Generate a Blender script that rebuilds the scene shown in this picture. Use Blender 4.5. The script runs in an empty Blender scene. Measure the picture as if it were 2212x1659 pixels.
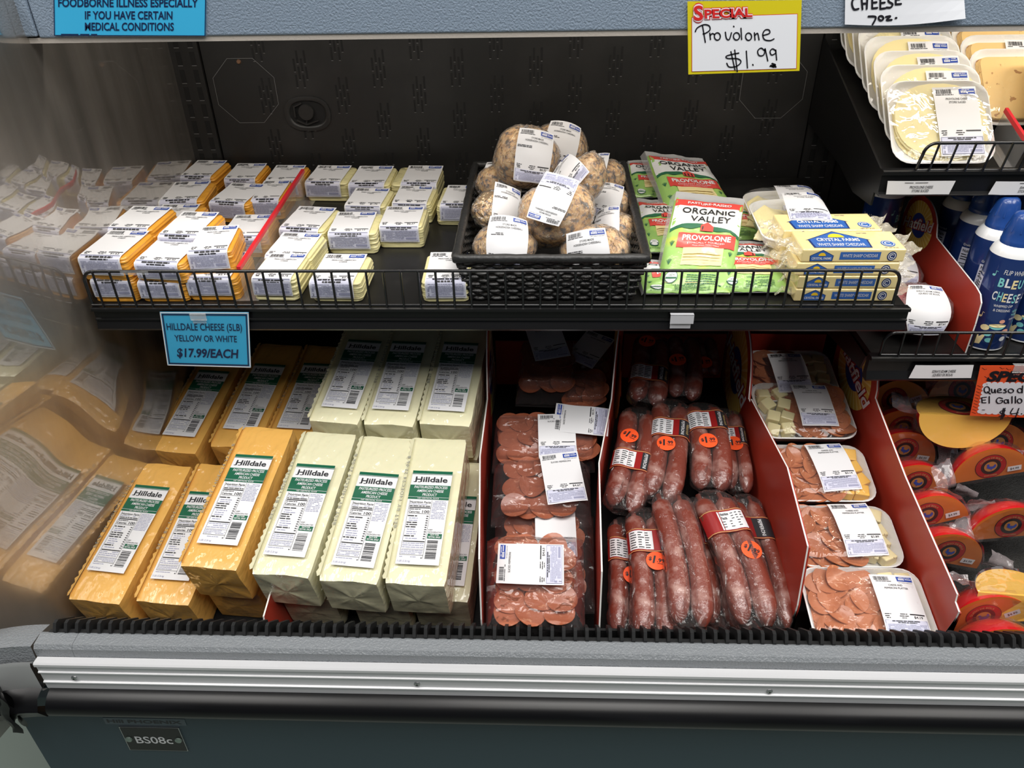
import bpy, bmesh, math, random
from mathutils import Vector, Matrix
from mathutils.noise import noise as pnoise

scene = bpy.context.scene
COL = scene.collection
R = math.radians
rnd = random.Random(7)
V = Vector

# ------------------------------------------------------------------ camera
CAM = V((0, 0, 1.5))
FPX = 1661.0
_a, _b = .004, -.037
cx_ = V((1, _a, _b)).normalized()                    # world X seen in camera axes (right, down, forward)
dn_ = V((-(_a*1.547)-_b, 1.547, 1)).normalized()      # world -Z
cz_ = -dn_
cy_ = cz_.cross(cx_)
def ray(px, py):
    d = V(((px-1106)/FPX, (py-829.5)/FPX, 1))
    return V((d.dot(cx_), d.dot(cy_), d.dot(cz_)))
def onY(px, py, y):
    d = ray(px, py); return CAM + d*(y/d.y)
def onX(px, py, x):
    d = ray(px, py); return CAM + d*(x/d.x)
def onP(px, py, p, n):
    d = ray(px, py); return CAM + d*((V(p)-CAM).dot(n)/d.dot(n))

cam = bpy.data.cameras.new('camera'); cam.sensor_width = 36; cam.lens = 36*FPX/2212
cam.clip_start = .02
co = bpy.data.objects.new('camera', cam); COL.objects.link(co)
rt = V((cx_.x, cy_.x, cz_.x)); dw = V((cx_.y, cy_.y, cz_.y)); fw = V((cx_.z, cy_.z, cz_.z))
m3 = Matrix((rt, -dw, -fw)).transposed()
co.matrix_world = Matrix.Translation(CAM) @ m3.to_4x4()
scene.camera = co

# ------------------------------------------------------------------ light and exposure
scene.view_settings.view_transform = 'Standard'
scene.view_settings.look = 'None'
scene.view_settings.gamma = 1
scene.view_settings.use_curve_mapping = False
scene.view_settings.exposure = 0.0
w = bpy.data.worlds.new('store_air'); scene.world = w; w.use_nodes = True
w.node_tree.nodes['Background'].inputs[0].default_value = (.62, .74, .9, 1)
w.node_tree.nodes['Background'].inputs[1].default_value = .075
def area(name, loc, target, sx, sy, power, color):
    L = bpy.data.lights.new(name, 'AREA'); L.shape = 'RECTANGLE'; L.size = sx; L.size_y = sy
    L.energy = power; L.color = color
    o = bpy.data.objects.new(name, L); COL.objects.link(o); o.location = loc
    o.rotation_euler = (V(target)-V(loc)).to_track_quat('-Z', 'Y').to_euler()
    return o
# fluorescent troffers on the shop ceiling, above and behind the shopper
for x, y, e in ((-1.5, .36, 20), (.2, .36, 23), (1.9, .36, 20), (-1.5, -.2, 14), (.2, -.2, 16), (1.9, -.2, 17), (-1.5, -.8, 9), (.2, -.8, 12), (1.9, -.8, 18)):
    area('ceiling_troffer_light', (x, y, 3.05), (x, y, 0), 1.2, .55, e, (1, .97, .93))
# the strip light tucked behind the canopy, over the shelves
area('canopy_strip_light', (.10, 1.15, 1.47), (.10, 1.36, 1.0), 1.45, .035, 2.8, (1, .92, .82))
area('canopy_strip_light', (1.35, 1.15, 1.47), (1.35, 1.36, 1.0), .95, .035, 5.5, (1, .90, .74))

# ------------------------------------------------------------------ materials
def mat(name, col, rough=.5, metal=0, coat=0, coat_rough=.06, spec=.5, bump=None, cbump=None, var=None, emit=None, sss=0):
    """bump / cbump = (scale, strength, distance[, stretch]); var = (colour, scale, lo, hi)"""
    m = bpy.data.materials.new(name); m.use_nodes = True
    nt = m.node_tree; N = nt.nodes; L = nt.links
    b = N['Principled BSDF']
    b.inputs['Base Color'].default_value = (*col, 1)
    b.inputs['Roughness'].default_value = rough
    b.inputs['Metallic'].default_value = metal
    b.inputs['Specular IOR Level'].default_value = spec
    b.inputs['Coat Weight'].default_value = coat
    b.inputs['Coat Roughness'].default_value = coat_rough
    if sss:
        b.inputs['Subsurface Weight'].default_value = sss; b.inputs['Subsurface Radius'].default_value = (.01, .006, .003)
        b.inputs['Subsurface Scale'].default_value = .6
    tc = N.new('ShaderNodeTexCoord')
    def tex(scale, stretch=(1, 1, 1), detail=3):
        mp = N.new('ShaderNodeMapping'); L.new(tc.outputs['Object'], mp.inputs[0]); mp.inputs['Scale'].default_value = stretch
        t = N.new('ShaderNodeTexNoise'); t.inputs['Scale'].default_value = scale; t.inputs['Detail'].default_value = detail
        L.new(mp.outputs[0], t.inputs['Vector']); return t
    def bmp(spec_, socket):
        t = tex(spec_[0], spec_[3] if len(spec_) > 3 else (1, 1, 1), spec_[4] if len(spec_) > 4 else 3)
        bn = N.new('ShaderNodeBump'); bn.inputs['Strength'].default_value = spec_[1]; bn.inputs['Distance'].default_value = spec_[2]
        L.new(t.outputs['Fac'], bn.inputs['Height']); L.new(bn.outputs[0], b.inputs[socket])
    if bump: bmp(bump, 'Normal')
    if cbump: bmp(cbump, 'Coat Normal')
    if var:
        t = tex(var[1], var[4] if len(var) > 4 else (1, 1, 1), 4)
        mr = N.new('ShaderNodeMapRange'); mr.inputs[1].default_value = var[2]; mr.inputs[2].default_value = var[3]
        L.new(t.outputs['Fac'], mr.inputs[0])
        mx = N.new('ShaderNodeMix'); mx.data_type = 'RGBA'
        mx.inputs[6].default_value = (*col, 1); mx.inputs[7].default_value = (*var[0], 1)
        L.new(mr.outputs[0], mx.inputs[0]); L.new(mx.outputs[2], b.inputs['Base Color'])
    if emit:
        b.inputs['Emission Color'].default_value = (*emit[0], 1); b.inputs['Emission Strength'].default_value = emit[1]
    return m

def film(name, tint=(1, 1, 1), scale=60, strength=.6, dist=.004, rough=.07, milky=.04, milk=(.8, .8, .8), gloss=1.0, stretch=(1, 1, 1), cap=.30):
    """thin clear wrap: see-through, with wrinkled reflections and a little milkiness"""
    m = bpy.data.materials.new(name); m.use_nodes = True
    nt = m.node_tree; N = nt.nodes; L = nt.links
    for n in list(N):
        if n.type == 'BSDF_PRINCIPLED': N.remove(n)
    out = [n for n in N if n.type == 'OUTPUT_MATERIAL'][0]
    tc = N.new('ShaderNodeTexCoord'); mp = N.new('ShaderNodeMapping'); mp.inputs['Scale'].default_value = stretch
    L.new(tc.outputs['Object'], mp.inputs[0])
    t = N.new('ShaderNodeTexNoise'); t.inputs['Scale'].default_value = scale; t.inputs['Detail'].default_value = 2.5
    t.inputs['Distortion'].default_value = .6
    L.new(mp.outputs[0], t.inputs['Vector'])
    bn = N.new('ShaderNodeBump'); bn.inputs['Strength'].default_value = strength; bn.inputs['Distance'].default_value = dist
    L.new(t.outputs['Fac'], bn.inputs['Height'])
    tr = N.new('ShaderNodeBsdfTransparent'); tr.inputs[0].default_value = (*tint, 1)
    gl = N.new('ShaderNodeBsdfGlossy'); gl.inputs['Roughness'].default_value = rough; L.new(bn.outputs[0], gl.inputs['Normal'])
    gl.inputs[0].default_value = (gloss, gloss, gloss, 1)
    df = N.new('ShaderNodeBsdfDiffuse'); df.inputs[0].default_value = (*milk, 1)
    fr = N.new('ShaderNodeFresnel'); fr.inputs[0].default_value = 1.45; L.new(bn.outputs[0], fr.inputs['Normal'])
    m1 = N.new('ShaderNodeMixShader'); m1.inputs[0].default_value = milky
    L.new(tr.outputs[0], m1.inputs[1]); L.new(df.outputs[0], m1.inputs[2])
    mn = N.new('ShaderNodeMath'); mn.operation = 'MINIMUM'; mn.inputs[1].default_value = cap; L.new(fr.outputs[0], mn.inputs[0])
    m2 = N.new('ShaderNodeMixShader'); L.new(mn.outputs[0], m2.inputs[0])
    L.new(m1.outputs[0], m2.inputs[1]); L.new(gl.outputs[0], m2.inputs[2])
    L.new(m2.outputs[0], out.inputs[0])
    return m

M = {}
M['white'] = mat('label_paper', (.73, .73, .745), .55)
M['ink'] = mat('black_ink', (.018, .018, .022), .5)
M['blueink'] = mat('blue_ink', (.02, .06, .33), .45)
M['fine'] = mat('fine_print', (.30, .31, .44), .6)
M['lilac'] = mat('pale_print', (.60, .61, .74), .6)
M['black'] = mat('black_metal', (.006, .006, .0065), .32, spec=.35)
M['wire'] = mat('black_wire', (.008, .008, .009), .22, spec=.6)
M['backp'] = mat('black_panel', (.016, .0157, .015), .42, spec=.42, var=((.03, .029, .028), 9, .5, .85), bump=(900, .12, .0006))
M['hole'] = mat('dark_slot', (.002, .002, .002), .8)
M['slotrim'] = mat('pale_slot_edge', (.14, .14, .14), .4)  # pale strip along lower slot edges, also the knock-out outlines
M['fascia'] = mat('textured_grey_blue_plastic', (.20, .255, .33), .42, bump=(380, .8, .0018, (1, 1, 1), 2.0))
M['lip'] = mat('textured_grey_plastic', (.21, .225, .24), .36, bump=(360, .8, .0018, (1, 1, 1), 2.0))
M['trimlt'] = mat('pale_trim', (.42, .38, .34), .5, bump=(400, .4, .001))
M['alu'] = mat('aluminium', (.66, .665, .68), .46, metal=.2, var=((.55, .555, .57), 6, .5, .8, (.3, 6, 6)), bump=(220, .06, .0008, (.05, 1, 1)))
M['steel'] = mat('steel', (.55, .55, .56), .3, metal=1)
M['bumper'] = mat('black_bumper', (.0035, .0035, .004), .30, spec=.32, var=((.010, .010, .011), 14, .5, .8, (.3, 3, 3)))
M['teal'] = mat('dark_teal_panel', (.034, .062, .078), .48, spec=.4)
M['deck'] = mat('black_deck', (.007, .007, .007), .6, spec=.25, bump=(500, .5, .001))
M['mat_rubber'] = mat('ribbed_black_mat', (.014, .014, .013), .55, bump=(420, 1, .004))
M['shelf'] = mat('black_shelf', (.009, .0088, .0085), .38, spec=.35, var=((.018, .017, .016), 20, .5, .8))
M['comb'] = mat('grey_black_comb', (.018, .0185, .019), .5, spec=.3)
M['red'] = mat('red_divider', (.62, .02, .03), .35)
M['floor'] = mat('floor_tile', (.20, .24, .21), .4)
M['darkwall'] = mat('shop_wall', (.3, .3, .3), .8)
M['paperblue'] = mat('blue_paper', (.045, .42, .72), .30, coat=.35, coat_rough=.12)
M['plastic'] = film('clear_plastic', milky=.22, scale=8, strength=.1)

# ------------------------------------------------------------------ mesh kit
class MB:
    def __init__(s): s.v = []; s.f = []; s.m = []
    def add(s, vs, fs, mi=0):
        o = len(s.v); s.v += [V(p) for p in vs]
        for f in fs: s.f.append(tuple(i+o for i in f)); s.m.append(mi)
        return o
    def box(s, a, b, mi=0, mx=None):
        x0, y0, z0 = a; x1, y1, z1 = b
        vs = [V(p) for p in ((x0, y0, z0), (x1, y0, z0), (x1, y1, z0), (x0, y1, z0), (x0, y0, z1), (x1, y0, z1), (x1, y1, z1), (x0, y1, z1))]
        if mx: vs = [mx @ p for p in vs]
        s.add(vs, [(0, 3, 2, 1), (4, 5, 6, 7), (0, 1, 5, 4), (1, 2, 6, 5), (2, 3, 7, 6), (3, 0, 4, 7)], mi)
    def tube(s, pts, r, n=8, mi=0, cap=True, closed=False):
        pts = [V(p) for p in pts]; rs = r if isinstance(r, (list, tuple)) else [r]*len(pts)
        rings = []; up = None
        for i, p in enumerate(pts):
            if closed: t = pts[(i+1) % len(pts)]-pts[i-1]
            else: t = pts[min(i+1, len(pts)-1)]-pts[max(i-1, 0)]
            t.normalize()
            if up is None: up = V((0, 0, 1)) if abs(t.z) < .9 else V((1, 0, 0))
            u = (up-t*up.dot(t))
            if u.length < 1e-5: u = t.orthogonal()
            u.normalize(); up = u; w_ = t.cross(u)
            rings.append([p+(u*math.cos(k*2*math.pi/n)+w_*math.sin(k*2*math.pi/n))*rs[i] for k in range(n)])
        o = len(s.v)
        for g in rings: s.v += g
        last = len(rings) if closed else len(rings)-1
        for i in range(last):
            a = o+i*n; b = o+((i+1) % len(rings))*n
            for k in range(n): s.f.append((a+k, a+(k+1) % n, b+(k+1) % n, b+k)); s.m.append(mi)
        if cap and not closed:
            s.f.append(tuple(o+k for k in reversed(range(n)))); s.m.append(mi)
            s.f.append(tuple(o+(len(rings)-1)*n+k for k in range(n))); s.m.append(mi)
    def lathe(s, prof, n=24, mi=0, mx=None):
        """prof = [(r, z)], closed at the axis where r = 0; mi may be a list per band"""
        o = len(s.v); idx = []
        for r_, z in prof:
            if r_ < 1e-6: idx.append([len(s.v)]*n); s.v.append(V((0, 0, z)))
            else:
                idx.append(list(range(len(s.v), len(s.v)+n)))
                s.v += [V((r_*math.cos(k*2*math.pi/n), r_*math.sin(k*2*math.pi/n), z)) for k in range(n)]
        for i in range(len(prof)-1):
            mm = mi[i] if isinstance(mi, (list, tuple)) else mi
            for k in range(n):
                q = [idx[i][k], idx[i][(k+1) % n], idx[i+1][(k+1) % n], idx[i+1][k]]
                u = []
                for e in q:
                    if e not in u: u.append(e)
                if len(u) > 2: s.f.append(tuple(u)); s.m.append(mm)
        if mx:
            for i in range(o, len(s.v)): s.v[i] = mx @ s.v[i]
    def prism(s, poly, d, mi=0, mside=None, mx=None):
        """poly = list of 3-D points (one face), d = extrusion vector"""
        poly = [V(p) for p in poly]; d = V(d); n = len(poly)
        vs = poly+[p+d for p in poly]
        if mx: vs = [mx @ p for p in vs]
        o = s.add(vs, [], 0)
        s.f.append(tuple(o+i for i in reversed(range(n)))); s.m.append(mi)
        s.f.append(tuple(o+n+i for i in range(n))); s.m.append(mi)
        for i in range(n):
            s.f.append((o+i, o+(i+1) % n, o+n+(i+1) % n, o+n+i)); s.m.append(mi if mside is None else mside)
    def grid(s, fn, nu, nv, mi=0, closed_u=False):
        o = len(s.v); w_ = nu if closed_u else nu+1
        for j in range(nv+1):
            for i in range(w_): s.v.append(V(fn(i/nu, j/nv)))
        for j in range(nv):
            for i in range(nu):
                a = o+j*w_+i; b = o+j*w_+(i+1) % w_
                s.f.append((a, b, b+w_, a+w_)); s.m.append(mi(i, j) if callable(mi) else mi)
    def build(s, name, mats, parent=None, smooth=True, angle=40, recalc=True, mx=None):
        me = bpy.data.meshes.new(name)
        vs = [mx @ p for p in s.v] if mx else s.v
        me.from_pydata([tuple(p) for p in vs], [], s.f)
        for m_ in (mats if isinstance(mats, (list, tuple)) else [mats]): me.materials.append(M[m_] if isinstance(m_, str) else m_)
        me.polygons.foreach_set('material_index', s.m)
        if recalc:
            bm = bmesh.new(); bm.from_mesh(me); bmesh.ops.recalc_face_normals(bm, faces=bm.faces); bm.to_mesh(me); bm.free()
        if smooth:
            me.polygons.foreach_set('use_smooth', [True]*len(me.polygons))
            me.set_sharp_from_angle(angle=R(angle))
        me.update()
        o = bpy.data.objects.new(name, me); COL.objects.link(o)
        if parent: o.parent = parent
        return o

def tag(o, label=None, cat=None, group=None, kind=None):
    if label: o['label'] = label
    if cat: o['category'] = cat
    if group: o['group'] = group
    if kind: o['kind'] = kind
    return o
def empty(name, label=None, cat=None, group=None, loc=(0, 0, 0), mx=None):
    o = bpy.data.objects.new(name, None); COL.objects.link(o); o.empty_display_size = .02
    if mx is not None: o.matrix_world = mx
    else: o.location = loc
    return tag(o, label, cat, group)
def copy_tree(o, parent=None):
    c = o.copy(); COL.objects.link(c)
    if parent: c.parent = parent
    for ch in list(o.children): copy_tree(ch, c)
    return c
def frame(p, ex, ey=None, ez=None):
    """matrix with origin p, x axis ex, z axis ez (or y axis ey)"""
    ex = V(ex).normalized()
    if ez is not None:
        ez = V(ez); ez = (ez-ex*ez.dot(ex)).normalized(); ey = ez.cross(ex)
    else:
        ey = V(ey); ey = (ey-ex*ey.dot(ex)).normalized(); ez = ex.cross(ey)
    m = Matrix((ex, ey, ez)).transposed().to_4x4(); m.translation = V(p); return m
def bevel(o, wd, seg=2, angle=40):
    b = o.modifiers.new('bevel', 'BEVEL'); b.width = wd; b.segments = seg; b.limit_method = 'ANGLE'; b.angle_limit = R(angle)
    return o

_txt = {}
def text2d(s, bold=0., shear=0., spacing=1.):
    """triangles of a line of type, cap height about .73, starting at x=0"""
    k = (s, bold, shear, spacing)
    if k not in _txt:
        cu = bpy.data.curves.new('t', 'FONT'); cu.body = s; cu.resolution_u = 3; cu.offset = bold; cu.shear = shear
        cu.space_character = spacing; cu.fill_mode = 'FRONT'
        o = bpy.data.objects.new('t', cu); me = o.to_mesh()
        vs = [(p.co.x, p.co.y) for p in me.vertices]; fs = [tuple(p.vertices) for p in me.polygons]
        o.to_mesh_clear(); bpy.data.objects.remove(o); bpy.data.curves.remove(cu)
        _txt[k] = (vs, fs)
    return _txt[k]
def put_text(mb, s, fn, x, y, h, mi, width=None, align='c', bold=0., shear=0., spacing=1., rot=0., arc=None):
    """write s on a surface: fn(x, y) -> 3-D point; h = letter height; width squeezes the line to that length"""
    vs, fs = text2d(s, bold, shear, spacing)
    if not vs: return
    x0 = min(p[0] for p in vs); x1 = max(p[0] for p in vs); k = h/.73
    kx = k if width is None else width/(x1-x0)
    W = (x1-x0)*kx; off = {'c': -W/2, 'l': 0, 'r': -W}[align]
    c_, s_ = math.cos(rot), math.sin(rot); out = []
    for p in vs:
        u = (p[0]-x0)*kx+off; v_ = p[1]*k
        if arc: th = u/arc; u = (arc+v_)*math.sin(th); v_ = (arc+v_)*math.cos(th)-arc
        out.append(fn(x+u*c_-v_*s_, y+u*s_+v_*c_))
    mb.add(out, fs, mi)
def stroke(mb, pts, fn, wd, mi, dz=0):
    """a pen line of width wd through 2-D points"""
    P = [V((p[0], p[1])) for p in pts]; L_ = []
    for i, p in enumerate(P):
        t = P[min(i+1, len(P)-1)]-P[max(i-1, 0)]
        if t.length < 1e-9: t = V((1, 0))
        t.normalize(); n = V((-t.y, t.x))*wd/2
        L_ += [p+n, p-n]
    mb.add([fn(p.x, p.y) for p in L_], [(2*i, 2*i+1, 2*i+3, 2*i+2) for i in range(len(P)-1)], mi)
def curve(pts, n=6):
    """smooth a hand-drawn polyline"""
    P = [V((p[0], p[1])) for p in pts]
    if len(P) < 3: return P
    out = []
    for i in range(len(P)-1):
        a = P[max(i-1, 0)]; b = P[i]; c = P[i+1]; d = P[min(i+2, len(P)-1)]
        for k in range(n):
            t = k/n
            out.append(.5*((2*b)+(c-a)*t+(2*a-5*b+4*c-d)*t*t+(3*b-a-3*c+d)*t**3))
    out.append(P[-1]); return out
def disc(mb, fn, x, y, rx, ry, mi, n=24, r0=0, a0=0, a1=2*math.pi):
    if r0 <= 0:
        mb.add([fn(x, y)]+[fn(x+rx*math.cos(a0+(a1-a0)*k/n), y+ry*math.sin(a0+(a1-a0)*k/n)) for k in range(n+1)], [(0, k+1, k+2) for k in range(n)], mi)
    else:
        pts = []
        for k in range(n+1):
            a = a0+(a1-a0)*k/n; pts += [fn(x+rx*math.cos(a), y+ry*math.sin(a)), fn(x+rx*r0*math.cos(a), y+ry*r0*math.sin(a))]
        mb.add(pts, [(2*k, 2*k+2, 2*k+3, 2*k+1) for k in range(n)], mi)
def quad(mb, fn, x0, y0, x1, y1, mi, nx=1, ny=1):
    mb.grid(lambda u, v: fn(x0+(x1-x0)*u, y0+(y1-y0)*v), nx, ny, mi)
def lift(mx, dz=.0003):
    """flat drawing surface in the local x-y plane of mx"""
    return lambda d=dz: (lambda x, y: mx @ V((x, y, d)))
# ------------------------------------------------------------------ setting: floor
mb = MB(); mb.grid(lambda u, v: (-4+8*u, -4+8*v, 0), 1, 1)
tag(mb.build('floor', 'floor'), kind='structure')

# ------------------------------------------------------------------ the refrigerated case
XR = 1.75
case = empty('refrigerated_display_case', 'long grey-blue open refrigerated display case holding all the cheese', 'display case', loc=(0, 0, 0))

YB = 1.5
# back panel with clusters of short vertical vent slots
mb = MB()
mb.box((-.627, YB, .5), (.4995, YB+.02, 1.62))
mb.box((.565, YB, .5), (XR, YB+.02, 1.62))
mb.box((-.72, YB+.012, .5), (XR, YB+.03, 1.62), 1)
def slot(x, z, h=.0225, wd=.0034):
    mb.box((x-wd/2, YB-.0006, z-h/2), (x+wd/2, YB+.001, z+h/2), 1)
    mb.box((x-wd/2, YB-.0008, z-h/2-.0010), (x+wd/2, YB+.001, z-h/2), 2)
def cluster(x, z):
    for c, dz in ((-.0105, -.007), (-.0035, .007), (.0035, -.007), (.0105, .007)):
        for k in (-.5, .5): slot(x+c, z+dz+k*.028)
for i in range(7):
    for j in range(4):
        cluster(-.53+i*.1455+.01, 1.27-j*.094*1.0)
        cluster(-.457+i*.1455+.01, 1.317-j*.094*1.0)
for i in range(8):
    for j in range(4): cluster(.66+i*.1455, 1.27-j*.094)
mb.build('back_panel', ['backp', 'hole', 'slotrim'], case, smooth=False)
# faint octagonal knock-outs and the round lock plug
mb = MB()
def ring(cx, cz, r, n, r0, mi, y=YB-.0007):
    disc(mb, lambda x, z: V((x, y, z)), cx, cz, r, r, mi, n, r0, math.pi/8, math.pi/8+2*math.pi)
ring(-.557, 1.185, .063, 8, .985, 0); mb.build('knockout_outline', ['slotrim'], case, smooth=False); mb = MB(); ring(.425, 1.185, .063, 8, .985, 0)
mb.build('knockout_outline', ['slotrim'], case, smooth=False)
mb = MB(); lx, lz = -.446, 1.143
def oval(rx, rz, y, n=32): return [V((lx+rx*math.copysign(abs(math.cos(a))**.8, math.cos(a)), y, lz+rz*math.copysign(abs(math.sin(a))**.8, math.sin(a)))) for a in [2*math.pi*k/n for k in range(n)]]
prev = None
o_ = 0
rings = [oval(.044, .032, YB), oval(.044, .032, YB-.003), oval(.040, .028, YB-.004), oval(.036, .0245, YB-.003), oval(.034, .0225, YB-.0005)]
o_ = len(mb.v)
for g in rings: mb.v += g
for i in range(4):
    for k in range(32): mb.f.append((o_+i*32+k, o_+i*32+(k+1) % 32, o_+(i+1)*32+(k+1) % 32, o_+(i+1)*32+k)); mb.m.append(0)
mb.f.append(tuple(o_+4*32+k for k in range(32))); mb.m.append(1)
mb.lathe([(0, .006), (.014, .006), (.0155, .004), (.0155, 0)], 24, 0, Matrix.Translation((lx-.002, YB-.0005, lz+.003)) @ Matrix.Rotation(R(90), 4, 'X'))
mb.tube([(lx-.024, YB-.003, lz-.006), (lx-.024, YB-.003, lz+.013), (lx-.008, YB-.003, lz+.020)], .0022, 6)
mb.tube([(lx-.022, YB-.003, lz-.012), (lx-.004, YB-.003, lz-.020), (lx+.020, YB-.003, lz-.012)], .002, 6)
mb.tube([(lx-.003, YB-.003, lz-.012), (lx-.006, YB-.003, lz-.021)], .0016, 6)
mb.build('lock_plug', ['backp', 'hole'], case)
mb = MB()
mb.lathe([(0, .003), (.003, .003), (.0045, 0)], 12, 0, Matrix.Translation((-.560, YB, 1.237)) @ Matrix.Rotation(R(90), 4, 'X'))
mb.build('screw', mat('copper_screw', (.35, .2, .12), .4, metal=.8), case)
# slotted uprights either side
for x0, x1, cols in ((-.684, -.630, (-.669, -.643)), (.5025, .565, (.519, .545))):
    mb = MB(); mb.box((x0, YB-.004, .5), (x1, YB+.004, 1.62))
    for xc in cols:
        for k in range(14):
            z = 1.275-k*.031
            mb.box((xc-.0045, YB-.0046, z-.0115), (xc+.0045, YB-.003, z+.0115), 1)
            mb.box((xc-.0045, YB-.0048, z-.0128), (xc+.0045, YB-.003, z-.0115), 2)
    mb.build('slotted_upright', ['backp', 'hole', 'slotrim'], case, smooth=False)

# mirror-bright end panel at the left, bowed and flared towards the shopper, filmed with dust
XP = [(1.505, -.684), (1.38, -.678), (1.25, -.670), (1.12, -.662), (1.06, -.660), (1.0, -.664), (.94, -.673), (.88, -.6845), (.80, -.700), (.70, -.7195), (.60, -.739)]
XQ = [(1.505, -.684), (1.38, -.678), (1.25, -.672), (1.12, -.668), (1.06, -.670), (1.0, -.678), (.94, -.691), (.88, -.705), (.80, -.724), (.70, -.746), (.60, -.768)]
def xpan(y, z):
    def ip(T):
        for (y0, x0), (y1, x1) in zip(T, T[1:]):
            if y1 <= y <= y0: return x0+(x1-x0)*(y0-y)/(y0-y1)
        return T[-1][1]
    t = max(0, min(1, (.97-z)/.17)); t = t*t*(3-2*t)
    return ip(XP)*(1-t)+ip(XQ)*t
def yfront(z): return max(.60, min(.98, .60+(z-.64)*.52)) if z < 1.33 else .98
m = bpy.data.materials.new('dusty_mirror_panel'); m.use_nodes = True
nt = m.node_tree; N = nt.nodes; L = nt.links; b = N['Principled BSDF']
b.inputs['Metallic'].default_value = 1; b.inputs['Roughness'].default_value = .03; b.inputs['Base Color'].default_value = (.60, .58, .55, 1)
tc = N.new('ShaderNodeTexCoord')
df0 = N.new('ShaderNodeBsdfDiffuse'); df0.inputs[0].default_value = (.22, .20, .175, 1)
gb = N.new('ShaderNodeBsdfGlossy'); gb.inputs[0].default_value = (.80, .76, .70, 1); gb.inputs['Roughness'].default_value = .38
df = N.new('ShaderNodeMixShader'); df.inputs[0].default_value = .62; L.new(df0.outputs[0], df.inputs[1]); L.new(gb.outputs[0], df.inputs[2])
n1 = N.new('ShaderNodeTexNoise'); n1.inputs['Scale'].default_value = 3.2; n1.inputs['Detail'].default_value = 5
mp = N.new('ShaderNodeMapping'); mp.inputs['Scale'].default_value = (1, 7, .8); mp.inputs['Rotation'].default_value = (R(-8), 0, 0)
L.new(tc.outputs['Object'], mp.inputs[0]); L.new(mp.outputs[0], n1.inputs['Vector'])
n2 = N.new('ShaderNodeTexNoise'); n2.inputs['Scale'].default_value = 5; n2.inputs['Detail'].default_value = 6; L.new(tc.outputs['Object'], n2.inputs['Vector'])
ad = N.new('ShaderNodeMath'); ad.operation = 'ADD'; L.new(n1.outputs['Fac'], ad.inputs[0]); L.new(n2.outputs['Fac'], ad.inputs[1])
mr = N.new('ShaderNodeMapRange'); mr.inputs[1].default_value = .7; mr.inputs[2].default_value = 1.35; mr.inputs[3].default_value = .30; mr.inputs[4].default_value = .66
L.new(ad.outputs[0], mr.inputs[0])
# the film is thicker towards the shopper's edge, where hands and air reach it
sx = N.new('ShaderNodeSeparateXYZ'); L.new(tc.outputs['Object'], sx.inputs[0])
m2 = N.new('ShaderNodeMapRange'); m2.inputs[1].default_value = 1.05; m2.inputs[2].default_value = .72; m2.inputs[3].default_value = 0; m2.inputs[4].default_value = .40
L.new(sx.outputs['Y'], m2.inputs[0])
a2 = N.new('ShaderNodeMath'); a2.operation = 'ADD'; a2.use_clamp = True; L.new(mr.outputs[0], a2.inputs[0]); L.new(m2.outputs[0], a2.inputs[1])
mx = N.new('ShaderNodeMixShader'); L.new(a2.outputs[0], mx.inputs[0]); L.new(b.outputs[0], mx.inputs[1]); L.new(df.outputs[0], mx.inputs[2])
out = [n for n in N if n.type == 'OUTPUT_MATERIAL'][0]; L.new(mx.outputs[0], out.inputs[0])
M['mirror'] = m
mb = MB(); nz, ny = 46, 40
def pan(u, v):
    z = .50+.90*v; y0 = yfront(z); y = 1.505+(y0-1.505)*u
    rip = .0030*pnoise(V((3, y*2.5, z*2.2)))*max(0, 1.02-y)*2.5
    return V((xpan(y, z)+rip, y, z))
mb.grid(pan, ny, nz)
mb.grid(lambda u, v: pan(u, v)+V((-.012, 0, 0)), ny, nz, 1)
mb.grid(lambda u, v: pan(1, v)+V((-.012*u, -.0*u, 0)), 1, nz, 1)
tag(mb.build('end_panel', ['mirror', 'teal'], case, angle=60), 'mirror-bright dusty end panel')

# outer end cap, left of the lip: trim that curves round towards the shopper, and lower side
XL = -.672
mb = MB()
prof = [(.668, .662), (.647, .663), (.645, .634)]
def sweep(prof, x0, x1, bend=None, mi=0, n=1):
    k = len(prof)
    def fn(u, v):
        i = v*(k-1); i0 = min(int(i), k-2); t = i-i0
        y = prof[i0][0]*(1-t)+prof[i0+1][0]*t; z = prof[i0][1]*(1-t)+prof[i0+1][1]*t
        return V((x0+(x1-x0)*u, y-(bend(u) if bend else 0), z))
    mb.grid(fn, n, k-1, mi)
bend = lambda u: .034*u*u
sweep([(.69, .655), (.668, .662), (.647, .663), (.645, .630)], XL-.004, -.80, bend, 0, 8)
sweep([(.640, .640), (.634, .645), (.632, .640), (.632, .590), (.64, .584)], XL-.004, -.80, bend, 1, 8)
sweep([(.640, .598), (.618, .592), (.608, .575), (.618, .552), (.64, .545)], XL-.004, -.80, bend, 2, 8)
mb.build('end_cap', ['lip', mat('shaded_aluminium', (.30, .31, .31), .5, metal=.2), 'bumper'], case, angle=50)  # end cap metal is the rail's aluminium with shade put into its colour

# canopy fascia
YF = 1.05
mb = MB()
mb.box((-.645, YF, 1.347), (XR, YF+.018, 1.66)); mb.box((-.72, YF-.002, 1.349), (-.6465, YF+.03, 1.66))
bevel(mb.build('canopy_fascia', 'fascia', case, smooth=False), .002)
mb = MB(); mb.box((-.70, YF+.002, 1.3405), (XR, YF+.03, 1.347)); mb.build('canopy_trim', 'trimlt', case, smooth=False)
mb = MB(); mb.box((-.70, YF+.03, 1.55), (XR, YB+.02, 1.60)); mb.build('canopy_roof', mat('canopy_white', (.6, .6, .58), .6), case, smooth=False)

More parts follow.
